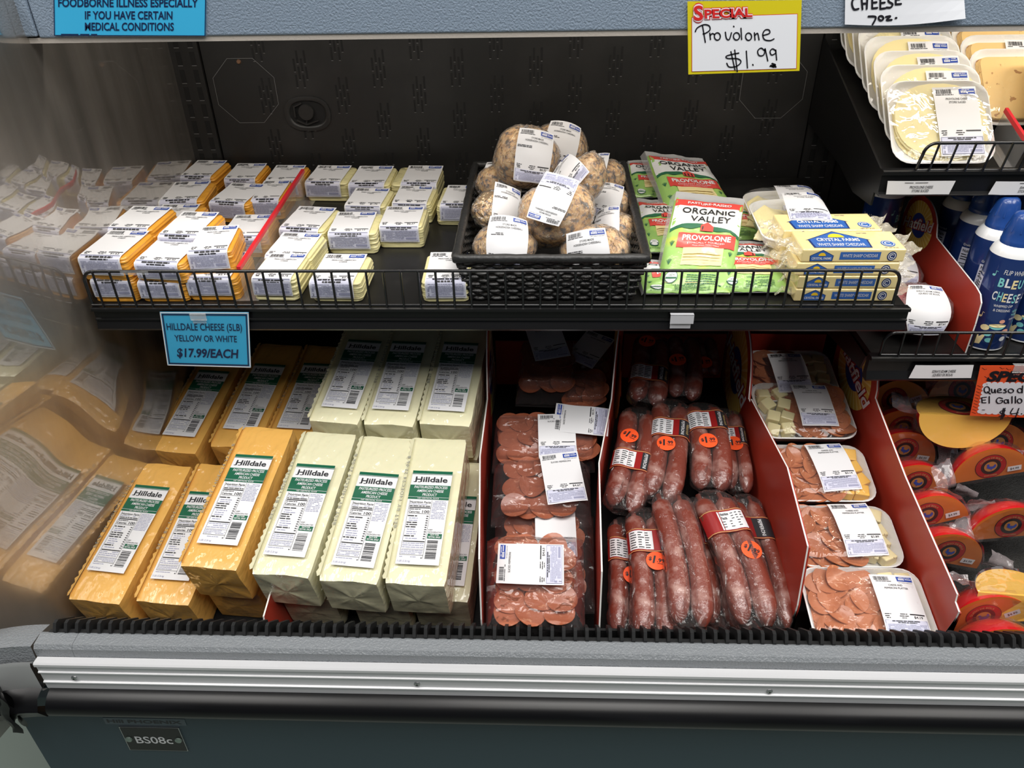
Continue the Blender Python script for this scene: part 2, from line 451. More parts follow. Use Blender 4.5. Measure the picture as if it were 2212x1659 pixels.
# sloping bottom deck
TA = R(14)
TN = V((0, -math.sin(TA), math.cos(TA)))
T0 = V((0, .75, .712))                 # top of the upper bricks
def Tplane(k): return T0-TN*k
D0 = Tplane(.186)
mb = MB()
def dk(y): return D0.z+(y-D0.y)*math.tan(TA)
mb.prism([(-.70, .70, dk(.70)), (-.70, YB, dk(YB)), (-.70, YB, dk(YB)-.02), (-.70, .70, dk(.70)-.02)], (XR+.70, 0, 0))
mb.build('deck', 'deck', case, smooth=False)

# front air grille: a comb of black blades
mb = MB()
mb.box((-.662, .668, .60), (XR, .674, .666)); mb.box((-.662, .70, .55), (XR, .704, .648))
x = -.652; k = 0
while x < XR:
    wd = .0044
    if k in (84, 85, 101): wd = .012
    mb.prism([(x-wd/2, .667, .6665), (x-wd/2, .6665, .670), (x-wd/2, .673, .6790), (x-wd/2, .679, .6790), (x-wd/2, .705, .654), (x-wd/2, .705, .62), (x-wd/2, .667, .62)], (wd, 0, 0))
    x += .0152; k += 1
mb.build('air_grille', 'comb', case, smooth=False)

# front lip, aluminium bumper rail, black bumper, lower panel
mb = MB()
mb.prism([(-.672, .669, .640), (-.672, .669, .6655), (-.672, .6655, .6665), (-.672, .649, .6650), (-.672, .645, .660), (-.672, .6425, .600), (-.672, .669, .600)], (.052, 0, 0))
mb.prism([(-.6195, .669, .640), (-.6195, .669, .6655), (-.6195, .6655, .6665), (-.6195, .649, .6650), (-.6195, .645, .660), (-.6195, .6425, .600), (-.6195, .669, .600)], (XR+.62, 0, 0))
mb.build('front_lip', 'lip', case, smooth=False)
mb = MB()
pf = [(.644, .646), (.634, .6465), (.632, .6445), (.632, .6400), (.6350, .6385), (.6350, .6285), (.6330, .6275), (.6330, .6255), (.6355, .6245), (.6355, .6080), (.6330, .6070), (.6330, .6050), (.6350, .6040), (.6350, .5920), (.637, .586), (.644, .584)]
mb.prism([(-.671, y, z) for y, z in pf], (XR+.67, 0, 0))
rail = mb.build('aluminium_rail', 'alu', case, smooth=False)
for px, py in ((161, 1464), (901, 1477), (1662, 1493)):
    p = onY(px, py, .6355); mb = MB()
    mx = Matrix.Translation(p) @ Matrix.Rotation(R(90), 4, 'X')
    mb.lathe([(.0044, 0), (.004, .0014), (.0028, .0022), (.0012, .0022), (.0011, .0008), (0, .0008)], 16, [0, 0, 0, 1, 1], mx)
    mb.build('rivet', ['steel', 'hole'], rail)
mb = MB()
cyb, czb, rb = .640, .569, .0225
mb.prism([(-.668, cyb-(rb+.006)*math.cos(a), czb+rb*math.sin(a)) for a in [R(-85+170*k/16) for k in range(17)]]+[(-.668, .668, czb+rb), (-.668, .668, czb-rb)], (XR+.668, 0, 0))
mb.build('bumper', 'bumper', case)
mb = MB()
mb.box((-.755, .652, .06), (XR, .668, .545)); mb.box((-.757, .668, .06), (-.745, 1.5, .495))
mb.build('lower_panel', 'teal', case, smooth=False)
mb = MB()   # torn rubber corner piece
mb.grid(lambda u, v: V((-.705-.035*u+.004*math.sin(v*9), .60+.03*u*u-.006*v*math.sin(u*5), .615-.075*v+.008*math.sin(u*7))), 6, 8)
mb.grid(lambda u, v: V((-.705-.035*u+.004*math.sin(v*9), .61+.03*u*u, .615-.075*v)), 6, 8)
mb.build('bumper_corner', 'bumper', case)

# name plate and maker's lettering on the lower panel
def plate(px0, py0, px1, py1, y): a = onY(px0, py0, y); b_ = onY(px1, py1, y); return a, b_
a = onY(258, 1567, .652); b_ = onY(386, 1567, .652); c = onY(394, 1619, .652)
wd = (b_-a).length; hh = a.z-c.z
mb = MB(); mx = Matrix.Translation((a.x, .651, a.z-hh)) @ Matrix.Rotation(R(90), 4, 'X')
fn = lift(mx)
mb.box((0, 0, -.001), (wd, hh, .0015), 1, mx); mb.box((.0012, .0012, .001), (wd-.0012, hh-.0012, .002), 0, mx)
put_text(mb, 'BS08c', fn(.0023), wd*.5, hh*.34, hh*.30, 2, width=wd*.62, bold=.012)
for u in (.08, .92): mb.lathe([(.0055, 0), (.005, .002), (0, .0032)], 14, 3, mx @ Matrix.Translation((wd*u, hh*.5, .0018)))
mb.build('name_plate', ['black', 'steel', 'white', mat('rivet_green', (.25, .32, .28), .4, metal=.6)], case, smooth=False)
a = onY(228, 1550, .652); b_ = onY(390, 1554, .652)
mb = MB(); mx = Matrix.Translation((a.x, .6516, a.z-.012)) @ Matrix.Rotation(R(90), 4, 'X'); fn = lift(mx)
W = b_.x-a.x
mb.box((-.004, -.003, -.0003), (W+.006, .0125, .0002), 0, mx)
put_text(mb, 'Hill PHOENIX', fn(.0004), W/2, .001, .0075, 1, width=W, bold=.03)
mb.build('maker_lettering', [mat('decal_back', (.085, .115, .135), .5), 'ink'], case, smooth=False)
# ------------------------------------------------------------------ store price label (paper, bar code, blue store mark, print)
LAB = ['white', 'ink', 'blueink', 'fine', 'lilac']
def bars(mb, fn, x0, y0, x1, y1, mi, r, vertical=True, n=30):
    x = x0
    while x < x1:
        wd = (x1-x0)/n*r.choice((.5, .5, .9, 1.4)); 
        if x+wd > x1: break
        if vertical: quad(mb, fn, x, y0, x+wd, y1, mi)
        else: quad(mb, fn, y0, x, y1, x+wd, mi)
        x += wd+(x1-x0)/n*r.choice((.5, .7, 1.1))
def words(mb, fn, x0, x1, y, h, mi, r, fill=.86):
    x = x0
    while x < x1-.001:
        wd = min(r.uniform(1.2, 5)*h*1.5, x1-x)
        if r.random() < fill: quad(mb, fn, x, y, x+wd, y+h, mi)
        x += wd+h*.7
def price_label(mb, F, W, H, title, price, r, ny=14, small=None):
    """F(x, y, d): point on the label at (x, y) (origin lower left), lifted d"""
    mb.grid(lambda u, v: F(W*u, H*v, 0), 8, ny, 0)
    f1 = lambda x, y: F(x, y, .00045); f2 = lambda x, y: F(x, y, .0009)
    bars(mb, f1, W*.07, H*.895, W*.42, H*.965, 1, r)
    words(mb, f1, W*.05, W*.46, H*.875, H*.010, 1, r)
    quad(mb, f1, W*.60, H*.885, W*.96, H*.965, 2, 6, 2)
    for k in range(4): quad(mb, f2, W*(.635+k*.036), H*.900, W*(.660+k*.036), H*.935, 0)
    quad(mb, f2, W*.79, H*.914, W*.94, H*.926, 0, 3); words(mb, f2, W*.66, W*.92, H*.945, H*.008, 0, r)
    put_text(mb, 'BUY DIRECT AND SAVE', f1, W*.78, H*.855, H*.014, 1, width=W*.32)
    for k, t in enumerate(title):
        put_text(mb, t, f1, W*.52, H*(.80-.05*k), H*.032, 1, width=W*min(.62, .032*len(t)), bold=.005)
    if small:
        for k in range(2): words(mb, f1, W*.03, W*.40, H*(.665-.022*k), H*.011, 1, r)
    words(mb, f1, W*.06, W*.20, H*.345, H*.012, 1, r, 1); words(mb, f1, W*.40, W*.56, H*.345, H*.012, 1, r, 1)
    words(mb, f1, W*.06, W*.18, H*.315, H*.013, 1, r, 1); words(mb, f1, W*.38, W*.58, H*.315, H*.012, 1, r, 1)
    words(mb, f1, W*.08, W*.17, H*.288, H*.012, 1, r, 1); words(mb, f1, W*.42, W*.54, H*.288, H*.010, 1, r, 1)
    quad(mb, f1, W*.62, H*.340, W*.96, H*.358, 1, 4)
    if price: put_text(mb, price, f1, W*.80, H*.290, H*.036, 1, width=W*.20, bold=.01)
    quad(mb, f1, W*.03, H*.025, W*.97, H*.262, 4, 8, 6)
    words(mb, f2, W*.18, W*.82, H*.236, H*.014, 1, r, 1); words(mb, f2, W*.30, W*.72, H*.214, H*.013, 1, r, 1)
    for k in range(9):
        words(mb, f2, W*(.07 if k < 4 else .15), W*(.94 if k < 6 else .62), H*(.19-.0175*k), H*.0075, 3, r, .95)
    quad(mb, f2, W*.66, H*.05, W*.93, H*.085, 3); quad(mb, f2, W*.06, H*.10, W*.10, H*.14, 3)
    put_text(mb, '2', f2, W*.08, H*.04, H*.035, 1)
    for (xa, ya, xb, yb) in ((.03, .262, .97, .257), (.03, .03, .97, .025), (.03, .025, .04, .262), (.96, .025, .97, .262)): quad(mb, f2, W*xa, H*ya, W*xb, H*yb, 3)

# ------------------------------------------------------------------ middle shelf
SA = math.atan(.04)
SN = V((0, -math.sin(SA), math.cos(SA)))
S0 = V((0, .98, .997))
def shz(y): return .997+.04*(y-.98)
def onS(px, py, h=0): return onP(px, py, S0+V((0, 0, h)), SN)
sh = empty('middle_shelf', 'black wire-fronted metal shelf across the middle of the case, holding sliced cheese and a basket', 'shelf', loc=(0, 0, 0))
mb = MB(); x0, x1 = -.652, .512
mb.prism([(x0, .986, shz(.986)), (x0, 1.485, shz(1.485)), (x0, 1.485, shz(1.485)-.014), (x0, .986, shz(.986)-.014)], (x1-x0, 0, 0))
mb.build('shelf_pan', 'shelf', sh, smooth=False)
mb = MB()
pf = [(.988, .9965), (.976, .9975), (.9735, .9965), (.9735, .9925), (.979, .9915), (.979, .9795), (.9765, .9785), (.9765, .9765), (.979, .9755), (.9745, .9635), (.976, .9605), (.988, .9605)]
mb.prism([(x0, y, z) for y, z in pf], (x1-x0+.004, 0, 0)); mb.build('price_rail', 'black', sh, smooth=False)
for x in (-.645, .500):
    mb = MB(); mb.prism([(x, 1.49, shz(1.49)-.014), (x, 1.01, shz(1.01)-.014), (x, 1.02, shz(1.0)-.03), (x, 1.49, shz(1.49)-.10)], (.004, 0, 0))
    mb.build('bracket', 'black', sh, smooth=False)
def fence(parent, xa, xb, y, zb, zt, first, step, r=.0021, lean=0):
    mb = MB(); c = .016
    pts = [(xa, y, zb)]+[(xa+c-c*math.cos(t), y+lean, zt-c+c*math.sin(t)) for t in [R(15*k) for k in range(7)]]+[(xb-c+c*math.sin(t), y+lean, zt-c+c*math.cos(t)) for t in [R(15*k) for k in range(7)]]+[(xb, y, zb)]
    mb.tube(pts, r*1.15, 8); mb.tube([(xa, y-.0015, zb+.001), (xb, y-.0015, zb+.001)], r, 8)
    x = first
    while x < xb-.006:
        mb.tube([(x, y-.003, zb-.002), (x, y-.003+lean, zt+.001)], r*.88, 6); x += step
    return mb.build('wire_fence', 'wire', parent, angle=60)
fa = onY(200, 585, .98).x
fence(sh, -.651, .492, .981, .999, 1.0525, fa, .02435)
mb = MB(); p0 = onY(262, 590, .976)
mb.grid(lambda u, v: V((p0.x+.04*u, .9735+.001*math.sin(u*9), p0.z+.004-.006*v)), 6, 2); mb.build('tape_strip', 'plastic', sh)

# red topped clear divider between the yellow and white packs
a = onS(516, 577, .054); b_ = onS(655, 366, .054)
a.y = max(a.y, .99)
dv = empty('shelf_divider', 'clear shelf divider with a bright red top edge between yellow and white cheese packs', 'divider', loc=(a.x, a.y, shz(a.y)))
dm = dv.location
mb = MB(); dirv = (b_-a); dirv.normalize(); sd = V((dirv.y, -dirv.x, 0)).normalized(); upv = V((0, -.04, 1)).normalized()
Ld = (b_-a).length
mx = frame(V((0, 0, 0)), dirv, ez=upv)
mb.box((0, -.003, .049), (Ld, .003, .056), 0, mx); bevel(mb.build('top_edge', 'red', dv, smooth=False), .001)
mb = MB(); mb.box((0, -.0007, .001), (Ld, .0007, .049), 0, mx); mb.box((0, -.018, .0003), (Ld, .018, .0013), 0, mx)
mb.build('clear_wall', film('clear_divider', milky=.10, scale=5, strength=.05), dv, smooth=False)

# ------------------------------------------------------------------ packs of sliced cheese
M['yel'] = mat('yellow_sliced_cheese', (.80, .37, .04), .38, coat=.8, coat_rough=.10, bump=(70, .25, .003), cbump=(55, .55, .006), sss=.08)
M['whi'] = mat('white_sliced_cheese', (.80, .73, .38), .38, coat=.8, coat_rough=.10, bump=(70, .25, .003), cbump=(55, .55, .006), sss=.08)
def slices(mb, W, D, H, r, n=9, rad=.008):
    """a wrapped stack of square slices, slightly out of line; origin at front bottom centre, y into the shelf"""
    k = 6; nc = 4*k
    def loop(z, w, d, dx, dy, rr):
        pts = []
        for c, (sx, sy) in enumerate(((1, 1), (-1, 1), (-1, -1), (1, -1))):
            for i in range(k):
                a = R(90*c)+R(90)*i/(k-1)
                pts.append(V((dx+sx*(w/2-rr)+rr*math.cos(a), dy+d/2+sy*(d/2-rr)+rr*math.sin(a), z)))
        return pts
    rings = []
    dx = dy = 0
    rings.append(loop(0, W*.93, D*.93, 0, D*.035, rad*.8))
    for i in range(n):
        z0 = H*(i+.08)/n; z1 = H*(i+.92)/n; dx = r.uniform(-.0006, .0006); dy = r.uniform(-.0006, .0006); s = 1-(.025 if i in (0, n-1) else 0)
        rings.append(loop(z0, W*s-.0009, D*s-.0009, dx, dy+.00045, rad)); rings.append(loop((z0+z1)/2, W*s, D*s, dx, dy, rad)); rings.append(loop(z1, W*s-.0009, D*s-.0009, dx, dy+.00045, rad))
    rings.append(loop(H+.0004, W*.94, D*.94, 0, D*.03, rad)); rings.append(loop(H+.0012, W*.6, D*.6, 0, D*.2, rad*.7))
    o = len(mb.v)
    for g in rings: mb.v += g
    for i in range(len(rings)-1):
        for j in range(nc): mb.f.append((o+i*nc+j, o+i*nc+(j+1) % nc, o+(i+1)*nc+(j+1) % nc, o+(i+1)*nc+j)); mb.m.append(0)
    mb.f.append(tuple(o+j for j in reversed(range(nc)))); mb.m.append(0)
    mb.f.append(tuple(o+(len(rings)-1)*nc+j for j in range(nc))); mb.m.append(0)
def cheese_pack(colour, px, h, hb, label, price, r, group, lab_off=None, lab=True, dmin=.078):
    """px = top-front-left, top-front-right, top-back-left pixels; h = top height, hb = bottom height over the shelf"""
    A = onS(*px[0], h); B = onS(*px[1], h)
    W = (B-A).length; C = onS(*px[2], h) if len(px) > 2 and px[2] else None
    ex = (B-A).normalized()
    D = max(dmin, min(.094, (C-A).length)) if C else .085
    base = (A+B)/2 - SN*(h-hb-.0009)
    if base.y < .9935: base = base+V((0, 1, .04))*(.9935-base.y)
    mx = frame(base, ex, ez=SN)
    o = empty('sliced_cheese_pack', label, 'cheese pack', group, mx=mx)
    mb = MB(); slices(mb, W, D, h-hb, r, 9 if h-hb > .025 else 7)
    mb.build('cheese_slices', colour, o, angle=60)
    if lab:
        lw = min(.0665, W*.86); lo = (W-lw)/2*(lab_off if lab_off is not None else r.uniform(-.8, -.1)); Hh = h-hb
        top = D*.97; front = min(Hh*.80, .026); rr = .004; LH = top+front
        tilt = r.uniform(-.03, .03); sd_ = r.random()*50
        def F(x, y, d):
            s = LH-y                                   # distance from the back edge
            xx = lo-lw/2+x+tilt*(y-LH*.5)
            wr = .0007*abs(pnoise(V((x*60, s*45, sd_))))
            if s <= top-rr: yy, zz, n = D*1.0-s, Hh+.0026, V((0, 0, 1)); zz += wr+.0009*max(0, 1-s/.02)
            elif s <= top+rr*.57:
                a_ = (s-(top-rr))/(rr*1.57)*R(90); yy = D*.03+rr-rr*math.sin(a_)-.0012*math.sin(a_); zz = Hh+.0026-rr+rr*math.cos(a_); n = V((0, -math.sin(a_), math.cos(a_)))
                yy -= D*.03*math.sin(a_)
            else: yy, zz, n = -.0018-abs(wr), Hh+.0026-rr-(s-top-rr*.57), V((0, -1, 0))
            return V((xx, yy, zz))+n*d
        mb = MB(); price_label(mb, F, lw, LH, ('PRESLICED AMERICAN', 'CHEESE'), price, r, ny=26)
        mb.build('price_label', LAB, o, angle=50)
    return o
rp = random.Random(11)
YG, WG = 'yellow sliced cheese packs on the middle shelf', 'white sliced cheese packs on the middle shelf'
H1 = .034; H2 = .0685
YP = [
 # px of top-front-left, front-right, back-left ; top, bottom ; label ; price
 ([(157, 565), (263, 568), (210, 508)], H2, H1, 'yellow sliced cheese pack on top in the front row, nearest the dusty end panel', '$1.63'),
 ([(281, 573), (390, 578), (335, 520)], .060, .030, 'crumple-labelled yellow cheese pack in the middle of the front row, on top', '$2.02'),
 ([(400, 551), (501, 545), (446, 496)], H2, H1, 'yellow cheese pack on top in the front row, right against the red-topped divider', '$2.44'),
 ([(186, 612), (285, 612), None], H1, 0, 'yellow cheese pack on the shelf floor behind the leftmost fence wires, lowest in its pile', None),
 ([(287, 622), (393, 622), None], .030, 0, 'yellow cheese pack underneath the crumple-labelled pack, behind the wire fence', None),
 ([(397, 605), (509, 605), None], H1, 0, 'yellow cheese pack priced $2.91 behind the wire fence, left of the divider foot', '$2.91'),
 ([(222, 497), (327, 500), (277, 450)], H2, H1, 'yellow cheese pack second from the front along the end panel, top of its pile', '$2.44'),
 ([(337, 513), (434, 516), (390, 462)], H2, H1, 'yellow cheese pack priced $2.17 in the second row, its bare yellow side showing', '$2.17'),
 ([(340, 440), (439, 436), (383, 398)], H1, 0, 'yellow cheese pack in the third row, against the end panel', '$2.33'),
 ([(448, 440), (537, 445), (478, 399)], H1, 0, 'yellow cheese pack in the middle of the third row, priced $2.06', '$2.06'),
 ([(540, 437), (610, 436), (562, 395)], H1, 0, 'yellow cheese pack in the third row with a tilted label, touching the divider', None),
 ([(384, 385), (462, 386), (410, 351)], .036, 0, 'yellow cheese pack in the back row, in the corner by the end panel', '$2.28'),
 ([(480, 390), (558, 390), (500, 358)], H1, 0, 'yellow cheese pack in the middle of the back row, priced $2.21', '$2.21'),
 ([(570, 393), (648, 393), (586, 364)], H1, 0, 'yellow cheese pack in the back row, behind the red divider end', None),
]
for px, h, hb, lb, pr in YP: cheese_pack('yel', px, h, hb, lb, pr, rp, YG)
def pack_at(colour, x, y, hb, h, label, W=.082, yaw=0, price=None, group=YG, off=None):
    c = V((x, y, shz(y))); ex = V((math.cos(yaw), math.sin(yaw), 0))
    A = c+SN*h-ex*W/2; B = c+SN*h+ex*W/2
    def pj(p):
        d = p-CAM; c3 = V((cx_.x*d.x+cy_.x*d.y+cz_.x*d.z, cx_.y*d.x+cy_.y*d.y+cz_.y*d.z, cx_.z*d.x+cy_.z*d.y+cz_.z*d.z))
        return (1106+FPX*c3.x/c3.z, 829.5+FPX*c3.y/c3.z)
    return cheese_pack(colour, [pj(A), pj(B), None], h, hb, label, price, rp, group, off)
pack_at('yel', -.617, 1.187, 0, H1, 'yellow cheese pack mostly hidden between the second and third rows')
pack_at('yel', -.477, 1.140, 0, H1, 'yellow cheese pack low beside the divider, behind the front pack', W=.076)
pack_at('yel', -.630, 1.094, 0, H1, 'yellow cheese pack underneath the second pile along the end panel')
pack_at('yel', -.540, 1.068, 0, H1, 'yellow cheese pack underneath the $2.17 pack in the second row')
WP = [
 ([(658, 397), (751, 398), (676, 362)], H1, 0, 'white sliced cheese pack in the back row, just right of the divider', '$2.27'),
 ([(751, 402), (842, 402), (768, 363)], H1, 0, 'white sliced cheese pack in the middle of the back row', '$2.25'),
 ([(843, 401), (943, 402), (855, 362)], .036, 0, 'white sliced cheese pack at the right end of the back row, label set right', '$2.41'),
 ([(742, 447), (832, 449), (753, 419)], H1, 0, 'white cheese pack priced $1.96, half tucked in front of the back row', '$1.96'),
 ([(843, 442), (930, 444), (852, 407)], H1, 0, 'white cheese pack behind the $2.37 one, in the column left of the basket', '$2.37'),
 ([(941, 447), (1022, 448), (943, 405)], H1, 0, 'white cheese pack against the left side of the black basket', None),
 ([(600, 497), (698, 502), (627, 450)], H1, 0, 'white cheese pack priced $2.40 alongside the middle of the divider', '$2.40'),
 ([(704, 507), (812, 507), (733, 463)], H1, 0, 'white cheese pack priced $2.17 standing clear in the middle, front face open', '$2.17'),
 ([(814, 492), (913, 492), (833, 452)], .036, 0, 'white cheese pack front right of the middle group, bare shelf to its right', '$2.37'),
 ([(567, 556), (670, 560), (594, 507)], H1, 0, 'white cheese pack behind the front one, along the lower end of the divider', '$2.17'),
 ([(538, 604), (637, 606), (567, 558)], H1, 0, 'white cheese pack behind the wires at the foot of the red divider', '$2.72'),
 ([(664, 623), (776, 624), (685, 562)], .029, 0, 'white cheese pack priced $2.48 alone behind the wires, its label left of centre', '$2.48'),
 ([(907, 619), (1011, 618), (908, 556)], .030, 0, 'white cheese pack under the front left corner of the black basket', '$2.43'),
]
offs = {0: -.9, 2: .95, 5: .7, 11: -1.0, 12: .2}
for i, (px, h, hb, lb, pr) in enumerate(WP): cheese_pack('whi', px, h, hb, lb, pr, rp, WG, offs.get(i))
# ------------------------------------------------------------------ five-pound cheese loaves on the deck
M['yloaf'] = mat('yellow_loaf', (.76, .42, .10), .40, coat=.9, coat_rough=.05, bump=(26, .12, .006), cbump=(34, 1.0, .018, (1, .6, 1), 2.5), sss=.08)
M['wloaf'] = mat('white_loaf', (.74, .71, .48), .40, coat=.9, coat_rough=.05, bump=(26, .12, .006), cbump=(34, 1.0, .018, (1, .6, 1), 2.5), sss=.08)
M['green'] = mat('dark_green_print', (.004, .105, .050), .4)
M['bluegrey'] = mat('date_print', (.25, .25, .22), .6)
LW, LL, LHt = .0872, .2565, .0903
def onT(px, py, k): return onP(px, py, Tplane(k), TN)
def loaf_label(mb, F, W, H, r, bars_on=True):
    """green and white dairy label; order: white ink green fine"""
    f1 = lambda x, y: F(x, y, .0005); f2 = lambda x, y: F(x, y, .0010)
    quad(mb, lambda x, y: F(x, y, 0), 0, 0, W, H, 0, 3, 8)
    quad(mb, f1, 0, H*.968, W, H, 2); quad(mb, f1, 0, H*.958, W, H*.963, 2)
    put_text(mb, 'Hilldale', f1, W*.5, H*.872, H*.060, 1, width=W*.80, bold=.022)
    for sx_ in (.10, .205): quad(mb, f1, W*(sx_-.035), H*.866, W*(sx_+.03), H*.873, 1)
    quad(mb, f1, 0, H*.675, W, H*.835, 2, 6, 5)
    for k, t in enumerate(('PASTEURIZED PROCESS', 'AMERICAN CHEESE', 'PRODUCT')):
        put_text(mb, t, f2, W*.52, H*(.795-.042*k), H*.030, 0, width=W*(.82, .66, .36)[k], bold=.014, shear=.12)
    quad(mb, f2, 0, H*.696, W, H*.699, 0)
    put_text(mb, '160 VERTICAL SLICE', f2, W*.5, H*.679, H*.014, 0, width=W*.52, bold=.01)
    # nutrition table
    xa, xb = W*.06, W*.60
    for (a0, b0, a1, b1) in ((xa, H*.09, xa+W*.006, H*.665), (xb, H*.06, xb+W*.006, H*.665), (xa, H*.09, xb, H*.093)): quad(mb, f1, a0, b0, a1, b1, 1)
    put_text(mb, 'Nutrition Facts', f1, xa+W*.02, H*.632, H*.024, 1, width=W*.50, align='l', bold=.012)
    words(mb, f1, xa+W*.02, xb-W*.1, H*.617, H*.006, 3, r); words(mb, f1, xa+W*.02, xb-W*.02, H*.596, H*.009, 1, r, 1)
    quad(mb, f1, xa+W*.02, H*.578, xb-W*.01, H*.588, 1)
    words(mb, f1, xa+W*.02, xa+W*.3, H*.562, H*.007, 1, r, 1)
    put_text(mb, 'Calories', f1, xa+W*.02, H*.527, H*.022, 1, width=W*.27, align='l', bold=.014)
    put_text(mb, '100', f1, xb-W*.02, H*.527, H*.030, 1, width=W*.17, align='r', bold=.014)
    quad(mb, f1, xa+W*.02, H*.517, xb-W*.01, H*.520, 1)
    for k in range(11):
        y = H*(.488-.0235*k); b = k in (0, 3, 4, 5, 9)
        words(mb, f1, xa+W*(.02 if b else .06), xa+W*r.uniform(.24, .36), y, H*.011 if b else H*.008, 1 if b else 3, r, 1)
        words(mb, f1, xb-W*.07, xb-W*.02, y, H*.009, 1, r, 1)
    quad(mb, f1, xa+W*.02, H*.222, xb-W*.01, H*.232, 1)
    for k in range(3): words(mb, f1, xa+W*.02, xb-W*.02, H*(.205-.02*k), H*.007, 3, r, .9)
    quad(mb, f1, xa+W*.02, H*.148, xb-W*.01, H*.150, 1)
    for k in range(3): words(mb, f1, xa+W*.02, xb-W*.02, H*(.135-.016*k), H*.006, 3, r, .9)
    for k in range(12): words(mb, f1, xb+W*.03, W*.96, H*(.652-.0165*k), H*.0065, 3, r, .95)
    put_text(mb, 'KEEP', f1, xb+W*.03, H*.345, H*.014, 1, width=W*.10, align='l'); put_text(mb, 'REFRIGERATED', f1, xb+W*.03, H*.322, H*.014, 1, width=W*.32, align='l')
    quad(mb, f1, xb+W*.03, H*.262, W*.97, H*.312, 2)
    for k, t in enumerate(('NOT FOR', 'RETAIL SALE')): put_text(mb, t, f2, xb+W*.20, H*(.291-.022*k), H*.016, 0, width=W*(.2, .28)[k], bold=.02)
    bars(mb, f1, H*.06, xb+W*.05, H*.245, W*.90, 1, r, vertical=False, n=26)
    words(mb, f1, xa, xa+W*.4, H*.070, H*.006, 3, r)
    put_text(mb, '5 LBS (2.26 kg)', f1, W*.03, H*.022, H*.018, 3, width=W*.30, align='l')
    quad(mb, f1, W*.56, H*.06, W*.585, H*.07, 1)
def loaf_mesh(mb, r, seed):
    """rounded block with soft, gathered ends"""
    def P(u, v, w): return V((u, v, w))
    def fn(u, v):
        # u around the section, v along the loaf
        a = u*4; c = int(a) % 4; t = a-int(a); h = LW/2; rr = .005
        s = [(-h, -h), (h, -h), (h, h), (-h, h)][c]; e = [(h, -h), (h, h), (-h, h), (-h, -h)][c]
        x = s[0]+(e[0]-s[0])*t; z = s[1]+(e[1]-s[1])*t
        L2 = max(abs(x), abs(z)); 
        k = 1-.06*(math.hypot(x, z)/h-1)**2*2
        ed = min(v, 1-v)*LL; sh_ = 1-.055*max(0, 1-ed/.012)**2
        y = LL*v
        n = pnoise(V((x*24, y*16, z*24+seed)))*.0013+pnoise(V((x*60, y*60, z*60+seed)))*.0005*(1 if ed < .04 else .3)
        x *= k*sh_; z *= k*sh_
        q = V((x, 0, z)); q = q+q.normalized()*n
        return V((q.x, y+n, q.z+h))
    nu, nv = 48, 30
    o = len(mb.v); mb.grid(fn, nu, nv, 0, closed_u=True)
    for v_, rev in ((0, True), (1, False)):
        base = o+(nv*nu if v_ else 0)
        prev = [base+i for i in range(nu)]
        for ring_, sc in enumerate((.8, .55, .3, .08)):
            start = len(mb.v)
            for i in range(nu):
                p = mb.v[base+i]; c = V((0, p.y, LW/2)); q = c+(p-c)*sc
                q.y += (-1 if rev else 1)*(.0025*(1-sc)+.0016*pnoise(V((q.x*50, sc*3, q.z*50+seed+v_*9))))
                mb.v.append(q)
            for i in range(nu):
                a_, b_ = prev[i], prev[(i+1) % nu]; c_, d_ = start+(i+1) % nu, start+i
                mb.f.append((b_, a_, d_, c_) if rev else (a_, b_, c_, d_)); mb.m.append(0)
            prev = [start+i for i in range(nu)]
        mb.f.append(tuple(prev)); mb.m.append(0)
_loaf = {}
def loaf(colour, p, yaw, label, group, lab=.018, k=None):
    """p = centre of the top front edge; lab = how far the label starts from the front end (None: not shown)"""
    ex = V((math.cos(yaw), math.sin(yaw), 0)); mx = frame(p-TN*LHt, ex, ez=TN)
    o = empty('cheese_loaf', label, 'cheese loaf', group, mx=mx)
    v_ = rp.randrange(4)
    if (colour, v_) not in _loaf:
        mb = MB(); loaf_mesh(mb, rp, v_*13.7); body = mb.build('wrapped_loaf', colour, o, angle=50); _loaf[(colour, v_)] = body
        r = rp
        mb = MB(); z = LHt+.0004; x0 = -LW/2   # the crimped film seam along the left top edge
        pts = []; n = 44
        for i in range(n+1):
            y = .004+(LL-.008)*i/n; pts += [V((x0+.004, y, z)), V((x0-.0006-.0022*(i % 2)-r.uniform(0, .0006), y, z-.001-.003*r.random()))]
        mb.add(pts, [(2*i, 2*i+1, 2*i+3, 2*i+2) for i in range(n)], 0)
        s = mb.build('film_seam', colour, o); _loaf[(colour, v_, 's')] = s
    else:
        for q in (_loaf[(colour, v_)], _loaf[(colour, v_, 's')]):
            c = q.copy(); COL.objects.link(c); c.parent = o
    if lab is not None:
        ro = rp.uniform(-.012, .012); ox = -.0305+rp.uniform(-.003, .004); sd_ = rp.random()*40
        F = lambda x, y, d: V((ox+x-ro*y, lab+y+ro*x, LHt+.0026+d+.0003*pnoise(V((x*30, y*20, sd_)))))
        mb = MB(); loaf_label(mb, F, .061, .160, rp); mb.build('dairy_label', ['white', 'ink', 'green', 'fine'], o, smooth=False)
        mb = MB(); f = lambda x, y: V((x, y, LHt+.0016))
        put_text(mb, 'BEST BY 14DEC24 22:06 B', f, -.0395, .085, .0048, 0, width=.13, rot=R(90), align='l', spacing=1.2)
        mb.build('date_code', ['bluegrey'], o, smooth=False)
    return o
def loaf_px(colour, fl, fr, bl, k, label, group, lab=.018):
    A = onT(*fl, k); B = onT(*fr, k); C = onT(*bl, k); c = (A+B)/2
    dy = C-A; yaw = -math.atan2(dy.x, math.hypot(dy.y, dy.z)) if bl else 0
    return loaf(colour, c, yaw, label, group, lab)
YL, WL = 'yellow five pound cheese loaves', 'white five pound cheese loaves'
